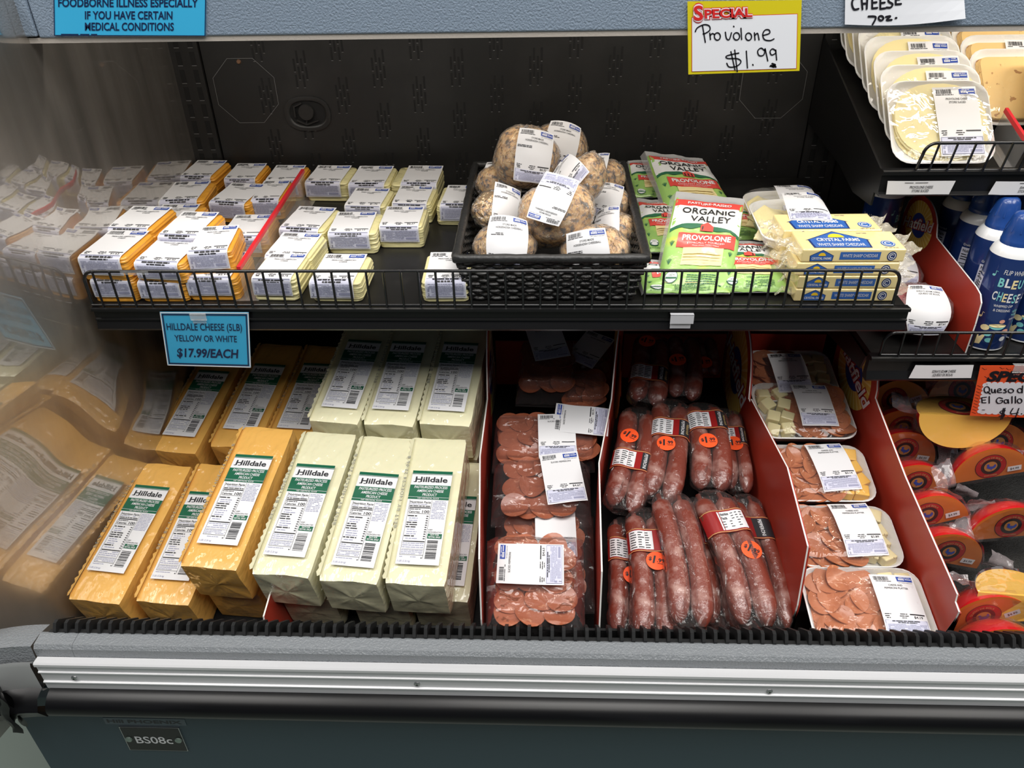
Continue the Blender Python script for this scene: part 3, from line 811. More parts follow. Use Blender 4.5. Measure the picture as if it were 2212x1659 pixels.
def Tp(x, y, k): p = Tplane(k); return V((x, p.y+y*math.cos(TA), p.z+y*math.sin(TA)))
# front white, upper layer
loaf_px('wloaf', (534, 1231), (677, 1247), (655, 928), 0, 'white cheese loaf on top at the front, left of three, touching the yellow loaf', WL, .026)
loaf_px('wloaf', (677, 1247), (828, 1259), (780, 928), 0, 'white cheese loaf on top at the front, middle of the three', WL, .020)
loaf_px('wloaf', (828, 1259), (965, 1258), (895, 935), 0, 'white cheese loaf on top at the front, right of three, with heavy film glare', WL, .026)
# second row, upper layer
loaf(*('wloaf', Tp(-.334, .262, -.004), R(-7)), 'white cheese loaf in the second row, left of three, beside the dark red bin wall', WL, .026)
loaf(*('wloaf', Tp(-.244, .2575, -.004), R(-5.5)), 'white cheese loaf in the second row, middle of the three under the shelf', WL, .026)
loaf(*('wloaf', Tp(-.153, .258, -.004), R(-5)), 'white cheese loaf in the second row, right of three, beside the sliced pepperoni bin', WL, .024)
# lower layer
A = onT(590, 1312, .096); loaf('wloaf', V((A.x+.046, Tp(0, .004, .094).y, Tp(0, .004, .094).z)), R(-4), 'white cheese loaf on the deck underneath the left front white loaf', WL, None)
loaf('wloaf', Tp(-.237, .000, .094), R(-4), 'white cheese loaf on the deck underneath the middle front white loaf', WL, None)
loaf('wloaf', Tp(-.146, .002, .094), R(-3), 'white cheese loaf on the deck underneath the right front one, its side label peeking out', WL, .022)
for i, x in enumerate((-.328, -.238, -.147)):
    loaf('wloaf', Tp(x, .266, .0945), R(-4), 'white cheese loaf on the deck beneath the second row, %s' % ('left of three', 'middle of three', 'right of three')[i], WL, None)
# yellow
loaf_px('yloaf', (386, 1223), (513, 1224), (532, 910), 0, 'yellow cheese loaf lying on top of the others at front', YL, .034)
loaf_px('yloaf', (139, 1295), (265, 1298), (316, 990), .092, 'yellow cheese loaf at the front of the deck, against the dusty end panel', YL, .046)
loaf_px('yloaf', (284, 1299), (415, 1299), (430, 993), .092, 'yellow cheese loaf at the front of the deck, half covered by the loaf on top', YL, .034)
loaf(*('yloaf', Tp(-.462, .013, .0945), R(-4)), 'yellow cheese loaf on the deck right underneath the topmost yellow loaf', YL, None)
loaf(*('yloaf', onT(374, 972, .092), R(-6)), 'yellow cheese loaf in the second row, next to the end panel', YL, .030)
loaf(*('yloaf', onT(503, 962, .080), R(-6)), 'yellow cheese loaf in the second row under the blue price sign', YL, .034)
loaf(*('yloaf', onT(618, 966, .085), R(-6)), 'yellow cheese loaf in the second row beside the red bin wall, behind the top loaf', YL, .040)
# ------------------------------------------------------------------ wicker basket of cheese balls
M['wicker'] = mat('black_wicker', (.010, .010, .010), .34, spec=.45, bump=(300, .4, .002))
M['rimwrap'] = mat('wrapped_rim', (.018, .018, .018), .42, bump=(90, .5, .003))
bx0, bx1, by0, by1, bh = -.119, .147, .995, 1.375, .062
bk = empty('wicker_basket', 'black woven wicker basket on the middle shelf, heaped with nut-coated cheese balls', 'basket', loc=(0, 0, 0))
def brect(t, h, ins=0):
    """point on the basket wall: t 0..4 around, h 0..1 up"""
    c = int(t) % 4; u = t-int(t); k = .016*(1-h)+ins
    x0, x1, y0, y1 = bx0+k, bx1-k, by0+k*.25, by1-k
    P_ = [(x0, y0), (x1, y0), (x1, y1), (x0, y1)]; a, b_ = P_[c], P_[(c+1) % 4]
    x = a[0]+(b_[0]-a[0])*u; y = a[1]+(b_[1]-a[1])*u
    cxm, cym = (x0+x1)/2, (y0+y1)/2
    return V((x, y, shz(y)+.003+bh*h))
mb = MB()
per = [38, 54, 38, 54]
for j in range(11):
    pts = []; h = (j+.3)/11
    for c in range(4):
        for i in range(per[c]):
            t = c+i/per[c]; p = brect(t, h); nrm = [V((0, -1, 0)), V((1, 0, 0)), V((0, 1, 0)), V((-1, 0, 0))][c]
            s = 1 if ((i//2)+j) % 2 else -1
            pts.append(p+nrm*.0016*s+V((0, 0, rp.uniform(-.0006, .0006))))
    mb.tube(pts, .0026, 5, closed=True)
for c in range(4):
    for i in range(0, per[c], 4):
        t = c+(i+1)/per[c]
        mb.tube([brect(t, 0), brect(t, .5), brect(t, 1)], .0022, 5)
mb.build('woven_wall', 'wicker', bk, angle=60)
mb = MB(); mb.grid(lambda u, v: V((bx0+.016+(bx1-bx0-.032)*u, by0+.005+(by1-by0-.021)*v, shz(by0+(by1-by0)*v)+.004)), 1, 1); mb.build('bottom', 'wicker', bk)
mb = MB(); pts = []; rr_ = []
for c in range(4):
    for i in range(per[c]):
        p = brect(c+i/per[c], 1)+V((0, 0, .002)); pts.append(p); rr_.append(.0068+.0011*pnoise(p*70))
mb.tube(pts, rr_, 9, closed=True); mb.build('wrapped_rim', 'rimwrap', bk)

m = mat('nut_crumb_coat', (.52, .27, .075), .45, coat=.6, coat_rough=.08, bump=(120, .8, .006), cbump=(110, .9, .008))
nt = m.node_tree; N = nt.nodes; L = nt.links
tc = N.new('ShaderNodeTexCoord'); vo = N.new('ShaderNodeTexNoise'); vo.inputs['Scale'].default_value = 105; vo.inputs['Detail'].default_value = 3
L.new(tc.outputs['Object'], vo.inputs['Vector']); cr = N.new('ShaderNodeValToRGB'); L.new(vo.outputs['Fac'], cr.inputs[0])
e = cr.color_ramp.elements; e[0].position = .35; e[0].color = (.04, .02, .010, 1); e[1].position = .42; e[1].color = (.36, .18, .055, 1)
q = e.new(.47); q.color = (.74, .40, .10, 1); q = e.new(.60); q.color = (.82, .56, .24, 1)
L.new(cr.outputs[0], N['Principled BSDF'].inputs['Base Color']); M['nuts'] = m
M['cling'] = film('cling_wrap', scale=85, strength=1.0, dist=.016, rough=.15, milky=.15, milk=(.86, .85, .83), stretch=(1, .5, 1), cap=.7)  # white milk share raised to imitate silvery reflections off the crumpled film
BG = 'nut-coated cheese balls in the wicker basket'
BT = ('STORE MADE', 'HORSERADISH CHEESEBALL')
def ball(px, rp_, y, label, lab=None, sq=(1, 1, .92), rollz=0):
    """px centre, radius in pixels, depth; lab = (px centre, rotation, width, height share, price)"""
    c = onY(px[0], px[1], y); zc = (c-CAM).dot(V((cx_.z, cy_.z, cz_.z))); Rr = rp_*zc/FPX
    base = c-V((0, 0, Rr*sq[2]))
    o = empty('cheese_ball', label, 'cheese ball', BG, loc=base)
    sd_ = rp.random()*90
    def fn(u, v, g=1.0, amp=.09, fr=18):
        a = 2*math.pi*u; b_ = math.pi*(v-.5)
        d = V((math.cos(b_)*math.cos(a), math.cos(b_)*math.sin(a), math.sin(b_)))
        k = 1+amp*pnoise(d*1.7+V((sd_, 0, 0)))+.018*pnoise(d*fr*.5+V((0, sd_, 0)))
        d = V((d.x*sq[0], d.y*sq[1], d.z*sq[2])); d.rotate(Matrix.Rotation(rollz, 3, 'Y'))
        return d*Rr*k*g+V((0, 0, Rr*sq[2]))
    mb = MB(); mb.grid(fn, 36, 20, 0, closed_u=True); mb.build('nut_coat', 'nuts', o, angle=180)
    mb = MB(); mb.grid(lambda u, v: fn(u, v, 1.035)+V((1, 1, 1))*.0022*pnoise(V((u*30, v*18, sd_))), 48, 26, 0, closed_u=True); mb.build('cling_film', 'cling', o, angle=180)
    if lab:
        (lx, ly), rot, W_, part_, price = lab
        d = ray(lx, ly).normalized(); oc = CAM-c; R2 = Rr*1.06
        bq = oc.dot(d); disc_ = bq*bq-(oc.dot(oc)-R2*R2)
        t = -bq-math.sqrt(disc_) if disc_ > 0 else -bq
        hit = CAM+d*t; n = (hit-c).normalized(); n = (n*1.0+V((0, -.25, .35))).normalized()
        rgt = V((1, 0, 0)); rgt = (rgt-n*rgt.dot(n)).normalized(); up = n.cross(rgt)
        ex = rgt*math.cos(rot)+up*math.sin(rot); ey = -rgt*math.sin(rot)+up*math.cos(rot)
        H_ = W_*1.5; org = hit-base+n*.002; cc = c-base
        def F(x, y, dd):
            p = org+ex*(x-W_/2)+ey*(y-H_/2)
            q = cc+(p-cc).normalized()*(R2+.002)
            f = .62+.25*pnoise(V((x*20+sd_, y*20, 1)))
            return q*f+p*(1-f)+n*(dd+.0012+.0012*pnoise(V((x*45, y*45, sd_))))
        mb = MB(); price_label(mb, F, W_, H_, BT, price, rp, small=True); mb.build('price_label', LAB, o, angle=60)
    return o
ball((1200, 462), 78, 1.100, 'large cheese ball on top at the front of the basket, wrapped label upside down', ((1193, 428), R(158), .058, 1, None), (1.06, .95, .86), R(-14))
ball((1137, 340), 70, 1.235, 'cheese ball on the upper left of the basket heap with a big upright label', ((1154, 341), R(-8), .062, 1, '$6.32'), (1, 1, .95))
ball((1207, 325), 62, 1.335, 'hindmost cheese ball at the top of the basket heap, label leaning right', ((1212, 318), R(-13), .062, 1, None))
ball((1264, 388), 50, 1.165, 'egg-shaped cheese ball at the right middle of the heap, white label to its left', ((1224, 372), R(38), .052, 1, '$6.56'), (.82, 1, 1.12), R(24))
ball((1308, 386), 42, 1.290, 'cheese ball in the back right corner of the basket', ((1286, 362), R(-12), .045, 1, None))
ball((1092, 535), 66, 1.060, 'cheese ball in the front left corner of the basket with a square white label', ((1096, 531), R(-4), .066, 1, None), (1, .85, .80))
ball((1284, 542), 72, 1.062, 'silvery wrapped cheese ball in the front right corner of the basket', ((1272, 566), R(9), .066, 1, None), (1.05, .85, .72))
ball((1068, 455), 48, 1.165, 'cheese ball along the left basket wall under a stack of labels', ((1100, 452), R(-6), .062, 1, None), (1, 1, .9))
ball((1072, 398), 42, 1.262, 'cheese ball by the left basket wall near the back, brown side out', ((1104, 412), R(-8), .060, 1, None))
ball((1334, 500), 42, 1.150, 'cheese ball against the right basket wall with only the blue mark of its label showing', ((1305, 492), R(-3), .056, 1, None))
ball((1322, 447), 42, 1.225, 'cheese ball at the right basket wall with a torn folded label', ((1312, 432), R(-16), .050, 1, None))
ball((1066, 385), 30, 1.335, 'small cheese ball peeping over the back left of the basket', ((1066, 382), R(-10), .040, 1, None))

# ------------------------------------------------------------------ green pouches of sliced provolone
M['pgreen'] = mat('pouch_green', (.34, .58, .16), .32, coat=.5, coat_rough=.12, var=((.55, .65, .10), 22, .55, .75), cbump=(40, .6, .006))
M['pwhite'] = mat('pouch_white', (.80, .80, .80), .35, coat=.5, coat_rough=.12, cbump=(40, .6, .006))
M['pred'] = mat('pouch_red', (.70, .075, .06), .35, coat=.4, coat_rough=.12)
M['pdark'] = mat('pouch_dark_green', (.03, .14, .07), .4)
M['pblack'] = mat('pouch_black', (.02, .02, .02), .4)
M['pcheese'] = mat('provolone_slices', (.85, .72, .36), .35, coat=.5)
M['pclear'] = mat('pouch_seal', (.45, .45, .45), .25, coat=.6, bump=(60, .4, .003))
PM = ['pgreen', 'pwhite', 'pred', 'pdark', 'pblack', 'pcheese', 'pclear']
def pouch(tl, tr, br, bl, label, group='green pouches of sliced provolone', thick=.012, lift_=0):
    """corner points in space: top left, top right, bottom right, bottom left"""
    base = (bl+br)/2; n = ((tr-tl).cross(tl-bl)).normalized()
    if n.z < 0: n = -n
    o = empty('cheese_pouch', label, 'cheese pouch', group, loc=base)
    sd_ = rp.random()*70
    W = ((tr-tl).length+(br-bl).length)/2; H = ((tl-bl).length+(tr-br).length)/2
    def S(u, v):
        p = (bl*(1-u)+br*u)*(1-v)+(tl*(1-u)+tr*u)*v-base+n*.0055
        e = min(1, 6*u, 6*(1-u)); f = min(1, 5*v, 4*max(0, .93-v)); b_ = thick*math.sqrt(max(0, min(e, f)))
        return p, b_+.0022*pnoise(V((u*5, v*6, sd_)))+.0012*pnoise(V((u*14, v*16, sd_)))
    def fnf(d): 
        def f(x, y):
            p, b_ = S(x, y); return p+n*(b_+d)
        return f
    mb = MB()
    mb.grid(lambda u, v: fnf(0)(u, v), 30, 40, lambda i, j: 0)
    mb.grid(lambda u, v: S(u, v)[0]-n*.0014, 14, 18, lambda i, j: 1)
    f1, f2, f3 = fnf(.0006), fnf(.0011), fnf(.0017)
    quad(mb, f1, .0, .90, 1, 1, 6, 14, 4); quad(mb, f1, .02, .82, .98, .90, 2, 16, 3)
    mb.grid(lambda u, v: f1(.02+.96*u, (.55+.05*math.sin(u*3+.4)+.012*math.sin(u*17))*(1-v)+.82*v), 14, 6, 1)
    mb.grid(lambda u, v: f2(.02+.96*u, (.525+.05*math.sin(u*3+.4)+.012*math.sin(u*17))*(1-v)+(.565+.055*math.sin(u*3.2+.4))*v), 14, 2, 3)
    mb.add([f3(.42, .545), f3(.60, .545), f3(.60, .60), f3(.51, .635), f3(.42, .60)], [(0, 1, 2, 3, 4)], 2)
    for k in range(3): quad(mb, fnf(.002), .44+.055*k, .55, .46+.055*k, .59, 4)
    put_text(mb, 'PASTURE-RAISED', f3, .5, .842, .030, 1, width=.62, bold=.02)
    put_text(mb, 'ORGANIC', f3, .5, .725, .066, 4, width=.74, bold=.012); put_text(mb, 'VALLEY', f3, .54, .640, .062, 4, width=.56, bold=.012)
    quad(mb, f2, .14, .375, .93, .520, 2, 16, 4)
    put_text(mb, 'PROVOLONE', f3, .53, .445, .052, 1, width=.66, bold=.03)
    put_text(mb, 'ETHICALLY SOURCED', f3, .53, .410, .018, 1, width=.5); put_text(mb, 'FROM SMALL FAMILY FARMS', f3, .53, .388, .010, 1, width=.36)
    mb.grid(lambda u, v: f2(.24+.54*u, .20+.175*v), 8, 4, 5)
    for k in range(4): mb.grid(lambda u, v: fnf(.0012+.0006*k)(.25+.50*u, .215+.028*k+.016*v+.01*math.sin(u*3)), 8, 1, 5)
    for (gx, gy) in ((.08, .40), (.88, .30), (.09, .22), (.90, .12)):
        for a in (-.6, -.3, 0, .3, .6): stroke(mb, [(gx, gy), (gx+.05*math.sin(a), gy+.05*math.cos(a))], f2, .006, 3)
    disc(mb, f2, .16, .10, .085, .052, 3, 20); disc(mb, f3, .16, .10, .075, .044, 1, 20); quad(mb, fnf(.002), .09, .082, .23, .098, 3)
    put_text(mb, 'USDA', fnf(.002), .16, .106, .018, 3, width=.08); 
    put_text(mb, 'USDA ORGANIC', f2, .55, .145, .024, 3, width=.34, bold=.01)
    for k in range(5): words(mb, f2, .36, .78, .115-.018*k, .007, 3, rp, .9)
    put_text(mb, '8 SLICES', f2, .16, .025, .016, 3, width=.18); put_text(mb, 'NET WT 6 OZ', f2, .45, .020, .016, 3, width=.24)
    mb.build('printed_pouch', PM, o, angle=60)
    mb = MB()   # side gusset in clear film with black print, left edge
    mb.grid(lambda u, v: S(0, v)[0]+(n*(-.012*u)+(bl-br).normalized()*(.006*u))*(.4+.6*v)+n*.0015*math.sin(v*11+sd_), 2, 14, 0)
    for k in range(4):
        v0 = .12+.2*k; stroke(mb, [(v0, .3), (v0+.04, .5), (v0+.1, .45)], lambda x, y: S(0, x)[0]+n*(-.012*y+.001)+(bl-br).normalized()*(.006*y+.001), .0, 1) if False else None
    mb.build('side_gusset', film('pouch_gusset', milky=.35, scale=30), o)
    return o
pgroup = 'green pouches of sliced provolone'
def P4(tl, tr, br, bl, yt, yb):
    out = [onY(*tl, yt), onY(*tr, yt), onY(*br, yb), onY(*bl, yb)]
    for p in out: p.z = max(p.z, shz(p.y)+.003)
    return out
pouch(*P4((1459, 419), (1606, 436), (1578, 644), (1412, 639), 1.195, 1.013), 'green and white provolone pouch lying in front, its whole face in view')
pouch(*P4((1391, 333), (1515, 349), (1590, 515), (1440, 515), 1.455, 1.275), 'green provolone pouch at the back, standing highest beside the basket')
pouch(*P4((1538, 524), (1657, 531), (1703, 648), (1552, 652), 1.135, 1.010), 'green provolone pouch at the front right, left part of its name hidden')
pouch(*P4((1512, 436), (1619, 442), (1646, 532), (1524, 535), 1.33, 1.185), 'green provolone pouch behind the front one, just left of the foam trays', thick=.008)
pouch(*P4((1374, 436), (1470, 440), (1514, 560), (1394, 558), 1.335, 1.140), 'green provolone pouch under the front one, right beside the basket wall', thick=.008)
pouch(*P4((1372, 566), (1530, 575), (1574, 652), (1388, 655), 1.080, 1.006), 'green provolone pouch at the very bottom behind the wires next to the basket', thick=.006)
pouch(*P4((1356, 352), (1452, 352), (1482, 430), (1368, 432), 1.475, 1.37), 'green provolone pouch flat at the back, peeking out beside the basket rim', thick=.006)

# ------------------------------------------------------------------ foam trays
M['foam'] = mat('white_foam', (.82, .81, .79), .5, bump=(300, .2, .0008), sss=.1)
M['tray_film'] = film('tray_film', scale=34, strength=.7, dist=.006, rough=.05, milky=.03)
M['odd_film'] = film('loose_tray_film', scale=30, strength=.5, dist=.006, rough=.06, milky=.02, cap=.16)
M['prov'] = mat('pale_provolone', (.88, .76, .40), .4, sss=.1, bump=(30, .2, .003))
M['swiss'] = mat('speckled_cheese', (.84, .58, .24), .4, sss=.1, var=((.45, .22, .07), 70, .63, .66), bump=(30, .2, .003))
def rrect(W, D, rad, k=6):
    pts = []
    for c, (sx_, sy_) in enumerate(((1, 1), (-1, 1), (-1, -1), (1, -1))):
        for i in range(k):
            a = R(90*c+90*i/(k-1)); pts.append((sx_*(W/2-rad)+rad*math.cos(a), sy_*(D/2-rad)+rad*math.sin(a)))
    return pts
def loops(mb, L_, mi=0, cap0=True, cap1=True):
    o = len(mb.v); n = len(L_[0])
    for g in L_: mb.v += [V(p) for p in g]
    for i in range(len(L_)-1):
        for j in range(n): mb.f.append((o+i*n+j, o+i*n+(j+1) % n, o+(i+1)*n+(j+1) % n, o+(i+1)*n+j)); mb.m.append(mi)
    if cap0: mb.f.append(tuple(o+j for j in reversed(range(n)))); mb.m.append(mi)
    if cap1: mb.f.append(tuple(o+(len(L_)-1)*n+j for j in range(n))); mb.m.append(mi)
def lp(W, D, rad, z): return [(x, y, z) for x, y in rrect(W, D, rad)]
def tray_mesh(W, D, H, rad=.028):
    mb = MB(); t = .003
    loops(mb, [lp(W*.88, D*.86, rad*.8, 0), lp(W*.90, D*.885, rad*.8, .002), lp(W*.97, D*.965, rad, H*.85), lp(W, D, rad, H*.93), lp(W, D, rad, H), lp(W*.975, D*.97, rad, H+.0008), lp(W*.94, D*.93, rad, H*.85), lp(W*.87, D*.85, rad*.8, .0045), lp(W*.5, D*.5, rad*.5, .004)])
    return mb
def tray_film_mesh(W, D, H, hc, rad=.028):
    mb = MB(); sd_ = rp.random()*50
    mb.grid(lambda u, v: V(((u-.5)*W*.985*(1-.10*(2*v-1)**8), (v-.5)*D*.985*(1-.12*(2*u-1)**8), H+.0014+hc*(1-abs(2*u-1)**6)*(1-abs(2*v-1)**6)+.0010*pnoise(V((u*9, v*9, sd_))))), 18, 18)
    return mb
_tm = {}
def tray_obj(key, W, D, H, o, rad=.028):
    if key not in _tm: _tm[key] = tray_mesh(W, D, H, rad).build('foam_tray', 'foam', o, angle=50)
    else: c = _tm[key].copy(); COL.objects.link(c); c.parent = o
def slab_slice(mb, x, y, z, rx, ry, th, r, mi=0, n=26):
    rg = []
    for zz, s in ((0, .97), (th*.2, 1), (th*.8, 1), (th, .97)):
        rg.append([(x+rx*s*math.copysign(abs(math.cos(a))**.85, math.cos(a)), y+ry*s*math.copysign(abs(math.sin(a))**.85, math.sin(a)), z+zz) for a in [2*math.pi*k/n for k in range(n)]])
    loops(mb, rg, mi)
def flat_label(o, cx, cy, z, W_, H_, rot, title, price, bulge=None, small=None, name='price_label'):
    c_, s_ = math.cos(rot), math.sin(rot); sd_ = rp.random()*50
    def F(x, y, d):
        u, v = x-W_/2, y-H_/2; X, Y = cx+u*c_-v*s_, cy+u*s_+v*c_
        return V((X, Y, z+d+(bulge(X, Y) if bulge else 0)+.0008*pnoise(V((x*40, y*40, sd_)))))
    mb = MB(); price_label(mb, F, W_, H_, title, price, rp, small=small)
    return mb.build(name, LAB, o, angle=60)
def folded(mb, cx, cy, z, s, rot, h, r):
    """a square slice folded to a soft triangular peak"""
    def fn(u, v):
        x, y = (u-.5)*s, (v-.5)*s
        k = 1-abs(2*u-1); zz = h*k*(.35+.65*v)+.002*math.sin(u*7+v*5)
        c_, s_ = math.cos(rot), math.sin(rot); return V((cx+x*c_*(1-.3*k)-y*s_, cy+x*s_+y*c_, z+zz))
    mb.grid(fn, 10, 6); mb.grid(lambda u, v: fn(u, v)-V((0, 0, .0018)), 10, 6)
def odd_tray(tl, tr, bl, label, rot, h):
    """foam tray of folded provolone slices; placed by three corners in space"""
    ex = (tr-tl).normalized(); n = ex.cross(tl-bl).normalized()
    if n.z < 0: n = -n
    W, D = (tr-tl).length, (tl-bl).length; c = bl+(tr-tl)/2+(tl-bl)/2
    mx = frame(c-n*.018, ex, ez=n)
    o = empty('provolone_tray', label, 'cheese tray', 'foam trays of folded provolone on the middle shelf', mx=mx)
    tray_mesh(W, D, .018).build('foam_tray', 'foam', o, angle=50)
    for i, (x, y, s, a) in enumerate(((-W*.20, D*.17, W*.52, .3), (W*.10, D*.16, W*.46, -.4), (-W*.19, -D*.15, W*.54, 1.0), (W*.08, -D*.14, W*.48, 2.2), (W*.24, D*.02, W*.40, .9))):
        mb = MB(); folded(mb, x, y, .006, s, a, h*(.7+.1*i), rp); mb.build('folded_cheese_slice', 'prov', o, angle=60)
    tray_film_mesh(W, D, .018, h*1.1).build('stretch_film', 'odd_film', o)
    flat_label(o, W*.16, 0, .021, .062, min(.10, D*.9), rot, ('PROVOLONE CHEESE', 'STORE SLICED'), None, lambda X, Y: h*1.15*max(0, 1-abs(2*X/W)**6)*max(0, 1-abs(2*Y/D)**6))
    return o
def sp(px, py, h): return onS(px, py, h)
odd_tray(sp(1598, 415, .040), sp(1752, 408, .046), sp(1634, 492, .034), 'foam tray of folded provolone lying behind another on the middle shelf', R(-3), .014)
odd_tray(sp(1620, 434, .062), sp(1776, 424, .070), sp(1643, 524, .056), 'foam tray of folded provolone just behind the stacked cheddar bars', R(-6), .016)

# ------------------------------------------------------------------ cheddar bars
M['ched'] = mat('wrapped_cheddar', (.86, .70, .33), .30, coat=.9, coat_rough=.06, cbump=(40, .35, .006))
M['bblue'] = mat('royal_blue_print', (.03, .12, .42), .35, coat=.6)
M['bnavy'] = mat('navy_print', (.012, .03, .14), .4)
M['byel'] = mat('sun_yellow_print', (.85, .55, .03), .4)
M['crinkle'] = film('crinkled_wrap', scale=45, strength=1, dist=.012, rough=.10, milky=.28, milk=(.88, .82, .66))
CW, CD, CH = .140, .060, .0195
def bar_print(mb, fn, W, H, both):
    """navy house-shaped crest, blue banner and round seal on one face"""
    f1, f2, f3 = fn(.0003), fn(.0006), fn(.0009)
    def house(x0, x1, y0, ys, yt, mi, f): mb.add([f(x0+(x1-x0)*.06, y0), f(x1-(x1-x0)*.06, y0), f(x1-(x1-x0)*.04, ys), f(x1, ys-.0006), f((x0+x1)/2, yt), f(x0, ys-.0006), f(x0+(x1-x0)*.04, ys)], [(0, 1, 2, 3, 4, 5, 6)], mi)
    if both:
        house(W*.08, W*.72, H*.08, H*.50, H*.98, 1, f1); house(W*.10, W*.70, H*.10, H*.49, H*.94, 0, f2)
        disc(mb, f3, W*.40, H*.62, W*.08, H*.20, 2, 16, 0, 0, math.pi)
        put_text(mb, 'CRYSTAL FARMS', f3, W*.40, H*.42, H*.16, 3, width=W*.42, bold=.02)
        put_text(mb, 'WHITE SHARP CHEDDAR', f3, W*.40, H*.16, H*.15, 3, width=W*.46)
        disc(mb, f1, W*.86, H*.30, W*.068, H*.17, 0, 22); disc(mb, f2, W*.86, H*.30, W*.058, H*.14, 3, 22, .88); disc(mb, f2, W*.86, H*.30, W*.035, H*.085, 3, 18, .7, .6, 5.6)
        put_text(mb, 'NET WT 8 OZ', f1, W*.86, H*.05, H*.06, 1, width=W*.14); put_text(mb, 'QUALITY CHEESE', f1, W*.68, H*.84, H*.06, 1, width=W*.10)
    else:
        house(W*.07, W*.32, H*.10, H*.52, H*.97, 1, f1); house(W*.078, W*.312, H*.13, H*.51, H*.92, 0, f2); disc(mb, f3, W*.195, H*.52, W*.035, H*.24, 2, 14, 0, 0, math.pi)
        put_text(mb, 'CRYSTAL FARMS', f3, W*.195, H*.24, H*.18, 3, width=W*.19, bold=.02)
        quad(mb, f1, W*.37, H*.22, W*.76, H*.80, 0); put_text(mb, 'WHITE SHARP CHEDDAR', f2, W*.565, H*.40, H*.26, 3, width=W*.34)
        disc(mb, f1, W*.87, H*.48, W*.046, H*.36, 1, 20); disc(mb, f2, W*.87, H*.48, W*.036, H*.28, 3, 18, .8); disc(mb, f2, W*.87, H*.48, W*.02, H*.15, 3, 14, .6, .6, 5.6)
def fin(s, r):
    """crinkled end of the wrap, s = -1 left, 1 right"""
    mb = MB(); sd_ = r.random()*50
    def fn(u, v):
        y = CD*(.02+.96*v); z = CH*.5+(CH*.46)*(1-u)*math.sin(v*22+sd_)*.55
        w_ = .021*u*(1+.35*math.sin(v*9+sd_))
        return V((s*(CW/2-.001+w_), y+.004*pnoise(V((u*4, v*6, sd_))), z+.014*u*pnoise(V((v*5, u*2, sd_)))+.004*u))
    mb.grid(fn, 6, 20); return mb
_bar = {}
def cheddar(x, y, k, yaw, label):
    mx = frame(V((x, y, shz(y)))+SN*(k*(CH+.0004)+.0006), V((math.cos(yaw), math.sin(yaw), 0)), ez=SN)
    o = empty('cheddar_bar', label, 'cheddar bar', 'bars of white cheddar at the right end of the middle shelf', mx=mx)
    if not _bar:
        mb = MB(); mb.box((-CW/2, 0, 0), (CW/2, CD, CH)); b1 = bevel(mb.build('wrapped_block', 'ched', o, smooth=False), .0022, 3)
        mb = MB()
        bar_print(mb, lambda d: (lambda x, y: V((x-CW/2, -d, y))), CW, CH, False); bar_print(mb, lambda d: (lambda x, y: V((x-CW/2, y, CH+d))), CW, CD, True)
        b2 = mb.build('printed_label', ['bblue', 'bnavy', 'byel', 'white'], o, smooth=False)
        b3 = fin(-1, rp).build('wrap_end', 'crinkle', o); b4 = fin(1, rp).build('wrap_end', 'crinkle', o); _bar[0] = (b1, b2, b3, b4)
    else:
        for q in _bar[0]: c = q.copy(); COL.objects.link(c); c.parent = o
    return o
pA, pB = onS(1738, 537, .0795), onS(1957, 541, .0795); cxm = (pA.x+pB.x)/2; cy_f = max(.990, (pA.y+pB.y)/2)
for k, (dx, nm) in enumerate(((.001, 'lowest of the front stack behind the wires'), (.002, 'second from the bottom of the front stack'), (-.004, 'second from the top of the front stack'), (0, 'topmost of the front stack, its blue crest in full view'))):
    cheddar(cxm+dx, cy_f+.001*k, k, 0, 'white cheddar bar, '+nm)
for k, nm in enumerate(('lowest of the hidden rear stack', 'second from the bottom of the rear stack', 'third up in the rear stack', 'topmost of the rear stack, just showing above the front one')):
    cheddar(cxm-.010, cy_f+.066, k, R(1), 'white cheddar bar, '+nm)
# ------------------------------------------------------------------ upper right shelf with sliced cheese trays
RS = .338; RA = math.atan(RS); RN = V((0, -math.sin(RA), math.cos(RA)))
def ruz(y): return 1.143+RS*(y-1.13)
ru = empty('upper_right_shelf', 'black sloping shelf at the upper right, full of leaning sliced cheese trays', 'shelf', loc=(0, 0, 0))
mb = MB(); pl_ = lambda y: ruz(y)-.016
mb.prism([(.502, 1.135, pl_(1.135)), (.502, 1.49, pl_(1.49)), (.502, 1.49, pl_(1.49)-.012), (.502, 1.135, pl_(1.135)-.012)], (XR-.502, 0, 0)); mb.build('shelf_pan', 'shelf', ru, smooth=False)
mb = MB(); pf = [(1.142, 1.1430), (1.128, 1.1440), (1.125, 1.1425), (1.125, 1.1375), (1.129, 1.1360), (1.128, 1.1120), (1.122, 1.1085), (1.124, 1.1065), (1.142, 1.1065)]
mb.prism([(.4985, y, z) for y, z in pf], (XR-.4985, 0, 0)); mb.build('price_rail', 'black', ru, smooth=False)
mb = MB(); mb.prism([(.499, 1.495, ruz(1.495)), (.499, 1.14, ruz(1.14)-.004), (.499, 1.145, 1.085), (.499, 1.22, 1.08), (.499, 1.30, 1.10), (.499, 1.495, 1.12)], (.003, 0, 0)); mb.build('bracket', 'black', ru, smooth=False)
fence(ru, .545, XR, 1.130, 1.1425, 1.185, .563, .0255, lean=-.010)
rl = empty('lower_right_shelf', 'black lower right shelf with a wire front, holding red edam and spray cans', 'shelf', loc=(0, 0, 0))
RZ = .893
mb = MB(); mb.box((.505, 1.026, RZ-.012), (XR, 1.49, RZ)); mb.build('shelf_pan', 'shelf', rl, smooth=False)
mb = MB(); pf = [(1.030, .8935), (1.016, .8945), (1.013, .893), (1.013, .8885), (1.019, .887), (1.019, .868), (1.013, .8555), (1.015, .852), (1.030, .852)]
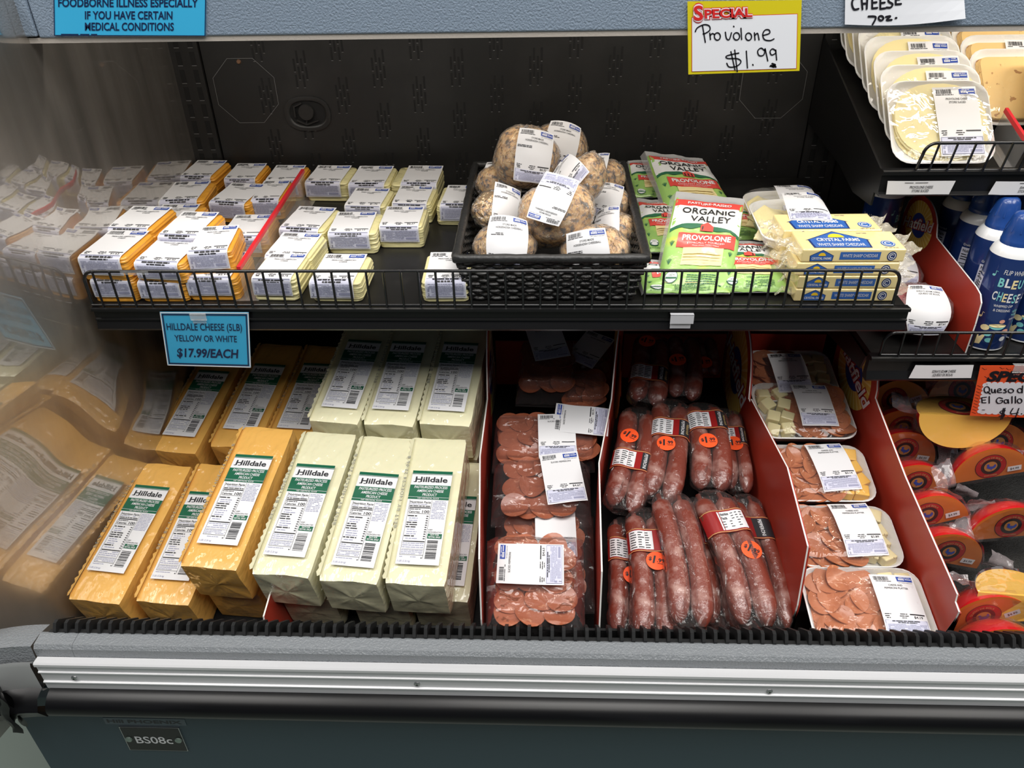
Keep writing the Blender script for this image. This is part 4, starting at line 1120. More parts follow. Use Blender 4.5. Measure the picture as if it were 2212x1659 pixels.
mb.prism([(.500, y, z) for y, z in pf], (XR-.5, 0, 0)); mb.build('price_rail', 'black', rl, smooth=False)
mb = MB(); mb.prism([(.503, 1.49, RZ-.012), (.503, 1.04, RZ-.012), (.503, 1.05, RZ-.04), (.503, 1.49, RZ-.10)], (.003, 0, 0)); mb.build('bracket', 'black', rl, smooth=False)
fence(rl, .514, XR, 1.020, .8955, .934, .540, .0258)
def shelf_tag(px, y, lines, label, dz=.0006):
    P_ = [onY(*q, y) for q in px]; base = (P_[2]+P_[3])/2
    o = empty('shelf_tag', label, 'shelf tag', 'printed shelf tags on the price rails', loc=base)
    W = (P_[1]-P_[0]).length; H = P_[0].z-P_[3].z
    S = lambda x, y_, d=0: ((P_[3]*(1-x)+P_[2]*x)*(1-y_)+(P_[0]*(1-x)+P_[1]*x)*y_)-base+V((0, -d-.0006*math.sin(x*5), 0))
    mb = MB(); mb.grid(lambda u, v: S(u, v, 0), 6, 2, 0); mb.grid(lambda u, v: S(u, v, -.0004), 6, 2, 0)
    for k, t in enumerate(lines): put_text(mb, t, lambda a, b_: S(a, b_, .0006), .52, .46-.27*k, .20, 1, width=.022*len(t), bold=.01)
    words(mb, lambda a, b_: S(a, b_, .0006), .25, .6, .86, .04, 1, rp, .6)
    mb.build('printed_card', ['white', 'ink'], o); return o
shelf_tag([(1918, 391), (2065, 391), (2050, 420), (1914, 420)], 1.1225, ('PROVOLONE CHEESE', 'STORE SLICED'), 'white shelf tag under the stacked provolone trays, upper right shelf')
shelf_tag([(2152, 392), (2300, 392), (2290, 421), (2134, 421)], 1.1225, ('SWISS CHEESE', 'STORE SLICED'), 'white shelf tag at the right edge of the photo, upper right shelf')
shelf_tag([(1978, 789), (2104, 789), (2098, 817), (1963, 817)], 1.0125, ('SDRAYS EDAM CHEESE', '(QUESO DE BOLA)'), 'white shelf tag on the lower right rail, under the red edam cheese')

def slice_tray(bc, theta, roll, label, kind, price_lab=True, W=.150, D=.136, H=.0115):
    """upright foam tray; bc = middle of its bottom edge"""
    ex = V((math.cos(roll), 0, math.sin(roll))) if roll else V((1, 0, 0))
    up = V((-math.sin(roll)*.9, math.cos(theta), math.sin(theta))).normalized()
    n = ex.cross(up).normalized()
    mx = frame(V(bc)+up*D/2-n*H, ex, ez=n)
    o = empty('sliced_cheese_tray', label, 'cheese tray', 'trays of sliced cheese on the upper right shelf', mx=mx)
    tray_obj((W, D, H), W, D, H, o)
    if kind == 'prov':
        for k in range(4):
            mb = MB(); slab_slice(mb, rp.uniform(-.003, .003)+.003, -.004+.002*k, .0045+.0024*k, .069-.0006*k, .0615-.0006*k, .0022, rp)
            mb.build('provolone_slice', 'prov', o, angle=60)
    else:
        for k in range(4):
            mb = MB(); loops(mb, [[(x+.001*k, y-.001*k, z) for x, y, z in lp(W*.84, D*.80, .012, .0045+.0024*k+q)] for q in (0, .0022)]); mb.build('swiss_slice', 'swiss', o, angle=60)
    tray_film_mesh(W, D, H, .0042).build('stretch_film', 'tray_film', o)
    if price_lab:
        flat_label(o, W*.16, -.002, H+.0030, .064, .112, rp.uniform(-.04, .04), ('PROVOLONE CHEESE' if kind == 'prov' else 'SWISS CHEESE', 'STORE SLICED'), None, lambda X, Y: .0035*(1-abs(2*X/W)**3)*(1-abs(2*Y/D)**3))
    return o
words_ = ('foremost', 'second', 'third', 'fourth', 'fifth', 'sixth', 'seventh', 'eighth')
for k, (px_, py_) in enumerate(((1903, 369), (1889, 342), (1882, 310), (1873, 270), (1853, 236), (1831, 212), (1814, 170), (1800, 140))):
    y = 1.142+.0415*k
    slice_tray((.5915+.002*(k % 3)-.003*(k > 4), y, ruz(y)+.002), R(45+.8*(k % 2)), 0, 'white tray of round provolone slices, %s from the front of the leaning row' % words_[k], 'prov')
for k in range(7):
    y = 1.150+.0415*k
    slice_tray((.748 if k > 1 else .786, y, ruz(y)+(.002 if k > 1 else .009)), R(43), R(-24+6*k) if k < 2 else 0, 'tray of holey swiss slices at the right edge, %s from the front' % words_[k], 'swiss', k in (0, 3))
a = V((.690, 1.142, ruz(1.142)-.0155)); dv2 = empty('tray_divider', 'red topped clear divider between the provolone trays and the swiss trays', 'divider', loc=a)
dd = V((0, math.cos(RA), math.sin(RA))); mx = frame(V((0, 0, 0)), dd, ez=RN)
mb = MB(); mb.box((0, -.0022, .050), (.085, .0022, .057), 0, mx); mb.build('top_edge', 'red', dv2, smooth=False)
mb = MB(); mb.box((0, -.0006, .001), (.085, .0006, .050), 0, mx); mb.box((0, -.009, .0003), (.085, .009, .0012), 0, mx); mb.build('clear_wall', M['clear_divider'] if 'clear_divider' in M else bpy.data.materials['clear_divider'], dv2, smooth=False)

# ------------------------------------------------------------------ red cardboard bins with round crests
M['binred'] = mat('bin_red', (.42, .036, .018), .45, coat=.15, coat_rough=.25, var=((.36, .03, .015), 9, .5, .8))
M['binedge'] = mat('bin_card_edge', (.75, .73, .70), .6)
M['sun'] = mat('crest_yellow', (.80, .52, .09), .42, coat=.3)
M['sunray'] = mat('crest_pale_ray', (.88, .70, .26), .42, coat=.3)
M['cblue'] = mat('crest_blue', (.02, .045, .28), .42, coat=.3)
M['cred'] = mat('crest_red', (.50, .02, .015), .42, coat=.3)
CM = ['sun', 'sunray', 'cblue', 'cred', 'white']
def bin_wall(parent, top, zb, th=.0018, logo=None, face=1, name='side_wall', edge=True):
    """top = [(x, y, z)] along the upper edge from the front; zb(y) = floor height; logo = (x, y, z, r_y, r_z)"""
    mb = MB(); n = len(top)
    for s in (0, 1):
        mb.add([V((x+s*th, y, z)) for x, y, z in top]+[V((x+s*th, y, zb(y))) for x, y, z in top], [(i, i+1, n+i+1, n+i) for i in range(n-1)], 0)
    # white card edge along the top and front
    em = 1 if edge else 0
    mb.add([V((x-.0004, y-.0003, z+.0004)) for x, y, z in top]+[V((x+th, y-.0003, z+.0004)) for x, y, z in top], [(i, i+1, n+i+1, n+i) for i in range(n-1)], em)
    x, y, z = top[0]; mb.add([(x-.0004, y-.0004, zb(y)), (x+th, y-.0004, zb(y)), (x+th, y-.0004, z), (x-.0004, y-.0004, z)], [(0, 1, 2, 3)], em)
    w_ = mb.build(name, ['binred', 'binedge'], parent, smooth=False, recalc=False)
    if logo:
        lx, ly, lz, ry, rz, lean = logo
        for fs in ((1, -1) if face == 0 else (face,)):
            mb = MB()
            xx = lambda d: lx+(th if fs > 0 else 0)+fs*d
            fn = lambda d: (lambda a, b_: V((xx(d), ly+fs*a, lz+b_)))
            disc(mb, fn(.0004), 0, 0, ry, rz, 0, 40)
            for k in range(28):
                a0 = 2*math.pi*k/28; disc(mb, fn(.0006), 0, 0, ry, rz, 1, 2, .45, a0, a0+.07)
            disc(mb, fn(.0008), 0, 0, ry*.52, rz*.50, 2, 28)
            for d_, off, mi, b_ in ((.0011, .0, 3, .075), (.0016, 0, 4, .018)):
                put_text(mb, 'Hatfield', fn(d_), 0, -rz*.16, rz*.44, mi, width=ry*2.2*(1.05 if mi == 3 else 1), bold=b_, shear=.25, rot=lean)
            mb.build('crest_emblem', CM, w_, smooth=False, recalc=False)
    return w_
def arc_crest(x, cy, cz, ry, rz, y0, n=18):
    """top edge of a round crest from the notch at y0 to the back"""
    pts = []
    for k in range(n+1):
        y = y0+(cy+ry-y0)*k/n; t = max(-1, min(1, (y-cy)/ry)); pts.append((x, y, cz+rz*math.sqrt(max(0, 1-t*t))))
    return pts

# bin on the lower right shelf
hx = .645
hb = empty('cardboard_bin', 'red cardboard bin with a yellow crest on the lower right shelf, beside the spray cans', 'bin', 'red cardboard product bins', loc=(hx-.05, 1.1, RZ))
def rel(o, pts): l = o.location; return [(x-l.x, y-l.y, z-l.z) for x, y, z in pts]
q = [onX(px, py, hx) for px, py in ((2087, 755), (2108, 702), (2119, 655), (2117, 636), (2108, 620), (2023, 514))]
c_ = onX(1985, 487, hx); t_ = onX(1988, 426, hx); e_ = onX(2021, 487, hx)
ry = abs(e_.y-c_.y); rz = abs(t_.z-c_.z)
top = [tuple(p) for p in q]; y_n = q[-1].y
top = [(hx, max(1.029, p.y), p.z) for p in q[1:]]; top[0] = (hx, 1.030, top[0][2])
top = sorted(top, key=lambda p: p[1]); zz0 = q[-1].z
cr = arc_crest(hx, c_.y, c_.z, ry*1.22, rz*1.16, max(y_n+.002, c_.y-ry*1.2))
bin_wall(hb, rel(hb, top+cr), lambda y: .0006, logo=(hx-hb.location.x, c_.y-1.1, c_.z-RZ, ry*.95, rz*.97, R(14)), face=-1)
mb = MB(); mb.box((-.055, .02, .0002), (.05, .16, .0009)); mb.build('bin_floor', 'binred', hb, smooth=False)

# edam cheese in red wax, film wrapped, with big price labels
M['wax'] = mat('red_wax', (.42, .012, .022), .30, coat=.8, coat_rough=.08, cbump=(60, .8, .008))
def edam(c, r_, label, lab=None, sq=(1, 1, .62)):
    o = empty('edam_cheese', label, 'edam cheese', 'film wrapped red edam cheese on the lower right shelf', loc=(c[0], c[1], c[2]-r_*sq[2]))
    sd_ = rp.random()*40
    def fn(u, v, g=1.0):
        a = 2*math.pi*u; b_ = math.pi*(v-.5); d = V((math.cos(b_)*math.cos(a), math.cos(b_)*math.sin(a), math.sin(b_)))
        k = 1+.03*pnoise(d*2+V((sd_, 0, 0))); return V((d.x*sq[0], d.y*sq[1], d.z*sq[2]))*r_*k*g+V((0, 0, r_*sq[2]))
    mb = MB(); mb.grid(fn, 36, 18, 0, closed_u=True); mb.build('waxed_cheese', 'wax', o, angle=180)
    mb = MB(); mb.grid(lambda u, v: fn(u, v, 1.03)+V((1, 1, 1))*.003*pnoise(V((u*26, v*16, sd_))), 48, 24, 0, closed_u=True); mb.build('cling_film', 'cling', o, angle=180)
    if lab:
        ox, oy, rot, W_, H_, price = lab; cc = V((0, 0, r_*sq[2]))
        n = V((0, -.75, .66)).normalized(); ex0 = V((1, 0, 0)); up0 = n.cross(ex0); ex = ex0*math.cos(rot)+up0*math.sin(rot); up = n.cross(ex)
        def F(x, y, d):
            p = cc+n*r_*.80+ex*(x-W_/2+ox)+up*(y-H_/2+oy)
            qv = p-cc; s = V((qv.x/sq[0], qv.y/sq[1], qv.z/sq[2])).length; pp = cc+qv*(r_*1.055/s)
            return pp*.8+(cc+n*r_*.92+ex*(x-W_/2+ox)+up*(y-H_/2+oy))*.2+n*(d+.0012*pnoise(V((x*40, y*40, sd_)))+.002)
        mb = MB(); price_label(mb, F, W_, H_, ('SDRAYS EDAM CHEESE', '(QUESO DE BOLA)'), price, rp); mb.build('price_label', LAB, o, angle=60)
    return o
edam((.584, 1.100, RZ+.0400), .056, 'red edam cheese in front with a tall wrinkled price label, behind the wires', (.004, -.016, R(-4), .074, .112, '$7.61'), (1, .95, .64))
edam((.583, 1.212, RZ+.0420), .056, 'red edam cheese behind the front one, only the top of its label visible', (.004, .010, R(-6), .068, .085, None), (1, .9, .68))
edam((.545, 1.270, RZ+.0385), .035, 'small red edam cheese deep at the left end of the lower right shelf', None, (.9, 1, .9))

# blue spray cans
M['canblue'] = mat('blue_can', (.015, .045, .20), .28, metal=.35, coat=.8, coat_rough=.05)
M['capblue'] = mat('blue_cap', (.012, .055, .24), .30, coat=.4)
M['canwhite'] = mat('white_can_shoulder', (.80, .81, .82), .25, coat=.5)
M['cmint'] = mat('mint_print', (.22, .62, .62), .4); M['cyel'] = mat('cream_print', (.82, .70, .38), .4); M['csalm'] = mat('salmon_print', (.75, .36, .25), .4)
CANM = ['canblue', 'canwhite', 'ink', 'cmint', 'cyel', 'csalm', 'lilac', 'fine']
CR, CHs = .0305, .150
_can = {}
def can(x, y, turn, label, sticker=False, z=RZ):
    o = empty('spray_can', label, 'spray can', 'blue cheese dip spray cans', mx=Matrix.Translation((x, y, z+.0012)))
    if not _can:
        mb = MB(); mb.lathe([(0, .001), (CR*.90, 0), (CR*.98, .002), (CR*.98, .004)], 32, 1); mb.lathe([(CR*.98, .004), (CR, .007), (CR, CHs-.006), (CR*.985, CHs)], 32, 0)
        mb.lathe([(CR*.985, CHs), (CR*.93, CHs+.006), (CR*.78, CHs+.013), (CR*.64, CHs+.016), (0, CHs+.016)], 32, 1); b1 = mb.build('can_body', CANM, o, angle=50)
        mb = MB(); mb.lathe([(CR*.70, CHs+.012), (CR*.72, CHs+.020), (CR*.70, CHs+.021), (CR*.66, CHs+.034), (CR*.52, CHs+.053), (CR*.42, CHs+.058), (CR*.30, CHs+.060), (0, CHs+.060)], 28)
        for k in range(10): a0 = 2*math.pi*k/10; mb.tube([(CR*.67*math.cos(a0), CR*.67*math.sin(a0), CHs+.034), (CR*.44*math.cos(a0), CR*.44*math.sin(a0), CHs+.056)], .0009, 4)
        b2 = mb.build('spray_cap', 'capblue', o, angle=50)
        mb = MB()
        def cf(d): return lambda a, z: V(((CR+d)*math.sin(a/CR), -(CR+d)*math.cos(a/CR), z))
        f1, f2 = cf(.0004), cf(.0008)
        def T(s, x, z, h, mi, wd, **k): put_text(mb, s, f1, x, z, h, mi, width=wd, **k)
        T('FLIP WHIP', 0, .126, .0075, 1, .028, shear=.1)
        for i, (ch, mi) in enumerate(zip('BLEU', (3, 1, 4, 3))): T(ch, -.013+.0088*i, .107+.001*(i % 2)-.0015*i*.5, .0135, mi, .0072, bold=.03)
        for i, (ch, mi) in enumerate(zip('CHEESE', (1, 3, 4, 1, 3, 1))): T(ch, -.016+.0068*i, .086-.0008*i, .0135+.001*(i % 2), mi, .0055, bold=.02)
        T('WHIPPED DIP', 0, .075, .0042, 1, .026); T('& DRESSING', 0, .068, .0042, 1, .023)
        T('KETO', .022, .066, .004, 3, .010); T('FRIENDLY', .023, .061, .003, 3, .013); T('GLUTEN FREE', .022, .054, .003, 1, .013)
        for (nx, nz, mi) in ((.024, .118, 1), (.026, .104, 3), (-.026, .122, 3), (.027, .088, 1), (-.025, .056, 4)):
            disc(mb, f1, nx, nz, .0022, .0018, mi, 10); stroke(mb, [(nx+.002, nz), (nx+.002, nz+.007), (nx+.0045, nz+.006)], f1, .0008, mi)
        disc(mb, f1, .002, .045, .012, .007, 3, 18, 0, math.pi, 2*math.pi); disc(mb, f2, .002, .045, .012, .003, 4, 18)
        for (qx, qz, qr, mi) in ((-.014, .040, .006, 4), (.016, .034, .006, 5), (-.008, .030, .005, 3), (.006, .052, .004, 5), (.016, .022, .005, 1), (-.004, .020, .005, 3)): disc(mb, f1, qx, qz, qr, qr*.8, mi, 12)
        mb.add([f1(-.022, .026), f1(-.010, .028), f1(-.014, .012), f1(-.023, .010)], [(0, 1, 2, 3)], 4)
        # back panel of nutrition facts
        off = math.pi*CR*.62
        for sgn in (-1,):
            b0 = sgn*off; quad(mb, f1, b0-.018, .022, b0+.018, .112, 6, 8, 1)
            T('Grade A Pasteurized', b0, .115, .0040, 1, .034)
            put_text(mb, 'Nutrition Facts', f2, b0, .105, .0048, 2, width=.031, bold=.02)
            for k in range(3): words(mb, f2, b0-.016, b0+.016, .100-.004*k, .0016, 2, rp, .95)
            put_text(mb, 'Calories', f2, b0-.016, .079, .0052, 2, width=.017, align='l', bold=.02); put_text(mb, '15', f2, b0+.016, .079, .0064, 2, width=.007, align='r', bold=.02)
            quad(mb, f2, b0-.016, .0855, b0+.016, .0865, 2, 6); quad(mb, f2, b0-.016, .0765, b0+.016, .077, 2, 6)
            for k in range(11): words(mb, f2, b0-.016, b0+.016, .072-.0042*k, .0014, 2, rp, .9)
        b3 = mb.build('can_print', CANM, o, smooth=False, recalc=False); _can[0] = (b1, b2, b3)
    else:
        for q_ in _can[0]: c = q_.copy(); COL.objects.link(c); c.parent = o
    o.matrix_world = o.matrix_world @ Matrix.Rotation(turn, 4, 'Z')
    if sticker:
        mb = MB(); a0 = -turn
        mb.grid(lambda u, v: V(((CR+.0012)*math.sin(a0-.35+.55*u), -(CR+.0012)*math.cos(a0-.35+.55*u), .108+.028*v)), 6, 3)
        mb.build('orange_sticker', 'stick', o)
    return o
M['stick'] = mat('fluorescent_orange', (1.0, .10, .018), .5)
can(.683, 1.062, R(-9), 'front blue spray can with its dip lettering facing out, at the right shelf edge')
can(.692, 1.126, R(96), 'blue spray can second in line, its nutrition panel facing out')
can(.697, 1.190, R(90), 'blue spray can third in line from the front, right of the bin crest')
can(.697, 1.254, R(28), 'blue spray can fourth in line with an orange sticker, right behind the crest', True)
can(.755, 1.085, R(-30), 'blue spray can at the right edge of the photo, second row')
can(.757, 1.150, R(60), 'blue spray can at the right edge, behind the other', False)
can(.757, 1.215, R(10), 'blue spray can far back at the right edge, cap in shadow', False)
can(.597, 1.318, R(60), 'blue spray can left of the red bin crest, side panel showing', False, RZ)
# ------------------------------------------------------------------ bins standing on the deck
def dkz(y): return dk(y)+.0006
def rim_pts(rs, ys): return [(r_*y, y, 1.5-s*y) for (r_, s), y in zip(rs, ys)]
def top_from_px(px, ys):
    out = []
    for (a, b_), y in zip(px, ys): p = onY(a, b_, y); out.append((p.x, y, p.z))
    return out
def dense(top, n=4):
    out = []
    for a, b_ in zip(top, top[1:]):
        for k in range(n): t = k/n; out.append(tuple(a[i]*(1-t)+b_[i]*t for i in range(3)))
    return out+[top[-1]]
def front_round(x, y, z, h=.10):
    return [(x, y-.004, z-h-.07), (x, y-.015, z-h-.012), (x, y-.0155, z-h), (x, y-.002, z-.012)]
YS = (.722, .93, 1.10)
def new_bin(label, x, y=.9): return empty('cardboard_bin', label, 'bin', 'red cardboard product bins', loc=(x, y, dkz(y)))
def add_wall(o, pts, crest=None, logo=None, face=1, h=.10, edge=True):
    """pts: straight run of the upper edge; crest = (cy, cz, ry, rz)"""
    top = front_round(*pts[0], h)+dense(pts)
    if crest: top = top+[(pts[-1][0]+(crest[4] if len(crest) > 4 else 0)*(y-pts[-1][1]), y, z) for _, y, z in arc_crest(pts[-1][0], *crest[:4], pts[-1][1]+.002)]
    l = o.location; loc = [(x-l.x, y-l.y, z-l.z) for x, y, z in top]
    return bin_wall(o, loc, lambda y: dkz(y+l.y)-l.z, logo=logo and (logo[0]-l.x, logo[1]-l.y, logo[2]-l.z, *logo[3:]), face=face, edge=edge)
def bin_back(o, x0, x1, y, h):
    l = o.location; mb = MB(); mb.box((x0-l.x, y-l.y, dkz(y)-l.z), (x1-l.x, y+.003-l.y, dkz(y)+h-l.z)); mb.build('back_wall', 'binred', o, smooth=False)
# bin of white loaves: only its low left wall shows
b0 = new_bin('dark red bin wall between the yellow and the white loaves, mostly hidden', -.385)
xw = -.4030
# thin low wall between the lower loaves, then the crest behind
add_wall(b0, [(-.3905, .722, .640), (-.3905, .80, .655), (-.3905, .90, .66)])
# bin of sliced pepperoni bags
b1 = new_bin('red bin holding the bags of sliced pepperoni', -.0, .9)
pl = top_from_px([(1034, 1208), (1036, 985), (1052, 862)], YS)
c1 = onY(1053, 800, 1.21)
add_wall(b1, pl, (1.205, c1.z+.02, .095, .095, -.02), (pl[-1][0]-.002, 1.205, c1.z, .075, .088, R(-14)), 1)
pr_ = top_from_px([(1299, 1235), (1293, 1000), (1320, 862)], YS)
bin_back(b1, pl[-1][0]+.004, pr_[-1][0]+.020, 1.30, .10)
# bin of pepperoni sticks
b2 = new_bin('red bin with a crest on both walls, holding the paired pepperoni sticks', .23)
add_wall(b2, pr_, (1.205, c1.z+.02, .095, .095, .18), (pr_[-1][0]+.016, 1.205, c1.z, .078, .090, R(-14)), 1)
xs = .364
ps = [onX(a, b_, xs) for a, b_ in ((1752, 1200), (1744, 1180), (1700, 1010), (1622, 862))]
ps = [(xs, p.y, p.z) for p in ps[1:]]
cw = onX(1590, 800, xs)
add_wall(b2, ps, (cw.y, cw.z+.004, .095, .105), (xs, cw.y, cw.z, .078, .092, R(-16)), -1)
bin_back(b2, pr_[-1][0]+.042, xs-.002, 1.32, .10)
# bin of platters
b3 = new_bin('red bin holding the cheese and pepperoni platters', .46)
add_wall(b3, [(xs+.0026, y, z-.003) for _, y, z in ps], (cw.y, cw.z+.001, .095, .105), edge=False)
xp = .553
pp = [onX(a, b_, xp) for a, b_ in ((2067, 1284), (1955, 1030), (1890, 860))]; pp = [(xp, p.y, p.z) for p in pp]
cp = onX(1862, 830, xp)
wp = add_wall(b3, pp, (pp[-1][1]+.095, cp.z+.01, .095, min(.10, .838-cp.z)), (xp, pp[-1][1]+.095, cp.z, .075, min(.088, .835-cp.z), R(-16)), -1, h=.016)
bin_back(b3, xs+.007, xp, 1.32, .10)
# bin of half wheels
b4 = new_bin('red bin of cheese quarters at the right edge, its left wall edged in white', .70)
add_wall(b4, [(xp+.0026, y, z-.003) for _, y, z in pp], (pp[-1][1]+.095, cp.z+.007, .095, min(.10, .838-cp.z)), h=.016, edge=False)
mb = MB(); mb.prism([(.562, .715, dkz(.715)+.0), (.562, 1.30, dkz(1.30)), (.562, 1.30, dkz(1.30)+.004), (.562, .715, dkz(.715)+.004)], (.36, 0, 0))
o = mb.build('bin_mat', 'mat_rubber', b4, smooth=False); o.location = -b4.location

# ------------------------------------------------------------------ pepperoni
M['pep'] = mat('pepperoni', (.47, .155, .062), .45, coat=.5, coat_rough=.15, var=((.66, .34, .19), 110, .60, .72), bump=(120, .4, .003))
M['pepb'] = mat('bagged_pepperoni', (.37, .105, .045), .45, coat=.5, coat_rough=.15, var=((.54, .25, .14), 110, .60, .72), bump=(120, .4, .003))
M['pepd'] = mat('dark_pepperoni', (.30, .085, .040), .42, coat=.5, coat_rough=.15, var=((.46, .20, .12), 110, .60, .72), bump=(120, .4, .003))
M['pouchfilm'] = film('vacuum_pouch_film', tint=(.97, .95, .95), scale=26, strength=1, dist=.012, rough=.08, milky=.035, milk=(.75, .68, .68), cap=.45)
_sl = {}
def slice_at(parent, mx, r_=.022, key='pep', var=0):
    k = (key, var)
    if k not in _sl:
        mb = MB(); c = (.0, .004, .0075)[var % 3]
        def fn(u, v):
            a = 2*math.pi*u; rr = r_*v*(1+.03*math.sin(3*a+var)); return V((rr*math.cos(a), rr*math.sin(a), c*(v*math.cos(a+var))**2))
        mb.grid(fn, 22, 5, 0, closed_u=True); mb.grid(lambda u, v: fn(u, v)-V((0, 0, .0013)), 22, 5, 0, closed_u=True)
        mb.grid(lambda u, v: fn(u, 1)-V((0, 0, .0013*v)), 22, 1, 0, closed_u=True)
        o = mb.build('pepperoni_slice', key, parent, angle=60); _sl[k] = o
    else: o = _sl[k].copy(); COL.objects.link(o); o.parent = parent
    o.matrix_local = mx
    return o
def tilt_mx(x, y, z, az, tl): return Matrix.Translation((x, y, z)) @ Matrix.Rotation(az, 4, 'Z') @ Matrix.Rotation(tl, 4, 'X') @ Matrix.Rotation(az*1.7, 4, 'Z')
PT = ('SLICED PEPPERONI',)
def pep_bag(px, k, label, lab=None, n=20, seed=1, key='pep', thick=.034, group='bags of sliced pepperoni', tilt=0):
    """px = TL, TR, BR, BL on the plane k below the reference slope"""
    r = random.Random(seed)
    tl, tr, br, bl = [onT(*q, k) for q in px]
    c = (tl+tr+br+bl)/4; ex = ((tr-tl)+(br-bl)).normalized(); mx = frame(c-TN*thick, ex, ez=TN); inv = mx.inverted()
    q = [inv @ p for p in (tl, tr, br, bl)]
    o = empty('pepperoni_bag', label, 'pepperoni bag', group, mx=mx)
    S = lambda u, v: (q[3]*(1-u)+q[2]*u)*(1-v)+(q[0]*(1-u)+q[1]*u)*v
    sd_ = r.random()*60
    def zt(u, v):
        e = min(1, 9*u, 9*(1-u)); f = min(1, 8*v, 8*(1-v)); return thick*(.06+.94*math.sqrt(max(0, e*f)))+.004*pnoise(V((u*4, v*4, sd_)))
    cols = max(3, int((q[2]-q[3]).length/.036)); rows = max(3, int((q[0]-q[3]).length/.030))
    rows = min(rows, 7); cols = min(cols, 5); i = 0
    for a in range(rows):
        for b_ in range(cols):
            u = .14+.72*(b_+.5*(a % 2))/(cols-.4); v = .86-.74*a/(rows-1); u += r.uniform(-.04, .04); v += r.uniform(-.03, .03); u = max(.24, min(.76, u)); v = max(.17, min(.83, v))
            p = S(u, v); slice_at(o, tilt_mx(p.x, p.y, thick*.84-.003+.0008*(i % 3), r.uniform(-.8, .8), -r.uniform(.01, .13)), key=key, var=i % 3); i += 1
    for j in range(min(14, rows*cols)):     # the lower layer
        u, v = r.uniform(.25, .75), r.uniform(.2, .8); p = S(u, v); slice_at(o, tilt_mx(p.x, p.y, thick*.55, r.uniform(-3, 3), r.uniform(-.12, .12)), key=key, var=j % 3)
    mb = MB()
    def ft(u, v): p = S(u, v); return V((p.x, p.y, zt(u, v)+.0022+.0035*abs(pnoise(V((u*7, v*9, sd_+5))))+.002))
    mb.grid(ft, 30, 34); mb.grid(lambda u, v: V((S(u, v).x, S(u, v).y, .0008)), 4, 4)
    mb.build('clear_pouch', 'pouchfilm', o, angle=180)
    if lab:
        (lx, ly), rot, W_, H_, price = lab
        pc = inv @ onT(lx, ly, k-.004); c_, s_ = math.cos(rot), math.sin(rot)
        def F(x, y, d):
            u, v = x-W_/2, y-H_/2; X, Y = pc.x+u*c_-v*s_, pc.y+u*s_+v*c_
            return V((X, Y, thick+.0105+d+.0020*pnoise(V((X*26, Y*26, sd_)))))
        mb = MB(); price_label(mb, F, W_, H_, PT, price, rp); mb.build('price_label', LAB, o, angle=60)
    return o
G = 'bags of sliced pepperoni in the left red bin'
pep_bag([(1050, 1142), (1262, 1142), (1268, 1362), (1046, 1350)], .030, 'pepperoni bag at the front of its bin, label turned on its side', ((1146, 1223), R(90), .064, .094, '$4.63'), seed=3, key='pepb', thick=.040)
pep_bag([(1068, 1095), (1284, 1092), (1288, 1300), (1066, 1300)], .072, 'pepperoni bag under the front one, a strip of its label showing above', ((1200, 1150), R(0), .062, .092, None), seed=4, key='pepb', thick=.038)
pep_bag([(1066, 982), (1276, 985), (1280, 1112), (1058, 1112)], .050, 'pepperoni bag in the middle of the bin with its label at the right', ((1216, 1036), R(8), .062, .096, '$4.67'), seed=5, key='pepd', thick=.036)
pep_bag([(1068, 888), (1202, 890), (1222, 992), (1060, 990)], .055, 'pepperoni bag left of centre in the bin, label standing upright', ((1203, 946), R(2), .062, .094, None), seed=6, key='pepd', thick=.042)
pep_bag([(1206, 862), (1290, 866), (1288, 988), (1210, 990)], .055, 'pepperoni bag against the right bin wall, label sideways', ((1256, 912), R(84), .062, .092, '$2.91'), seed=7, key='pepd', thick=.042)
pep_bag([(1222, 800), (1312, 806), (1310, 868), (1218, 868)], .065, 'dark pepperoni bag behind the one with the sideways label, no label in view', None, seed=8, key='pepd', thick=.034)
pep_bag([(1120, 728), (1252, 728), (1248, 842), (1112, 838)], .050, 'pepperoni bag at the back of the bin with its label on the far end', ((1182, 742), R(14), .066, .094, None), seed=9, key='pepd', thick=.050)
pep_bag([(1250, 728), (1310, 735), (1306, 800), (1248, 800)], .075, 'pepperoni bag in the back right corner under the shelf', ((1274, 758), R(-26), .058, .090, None), seed=10, key='pepd', thick=.04)

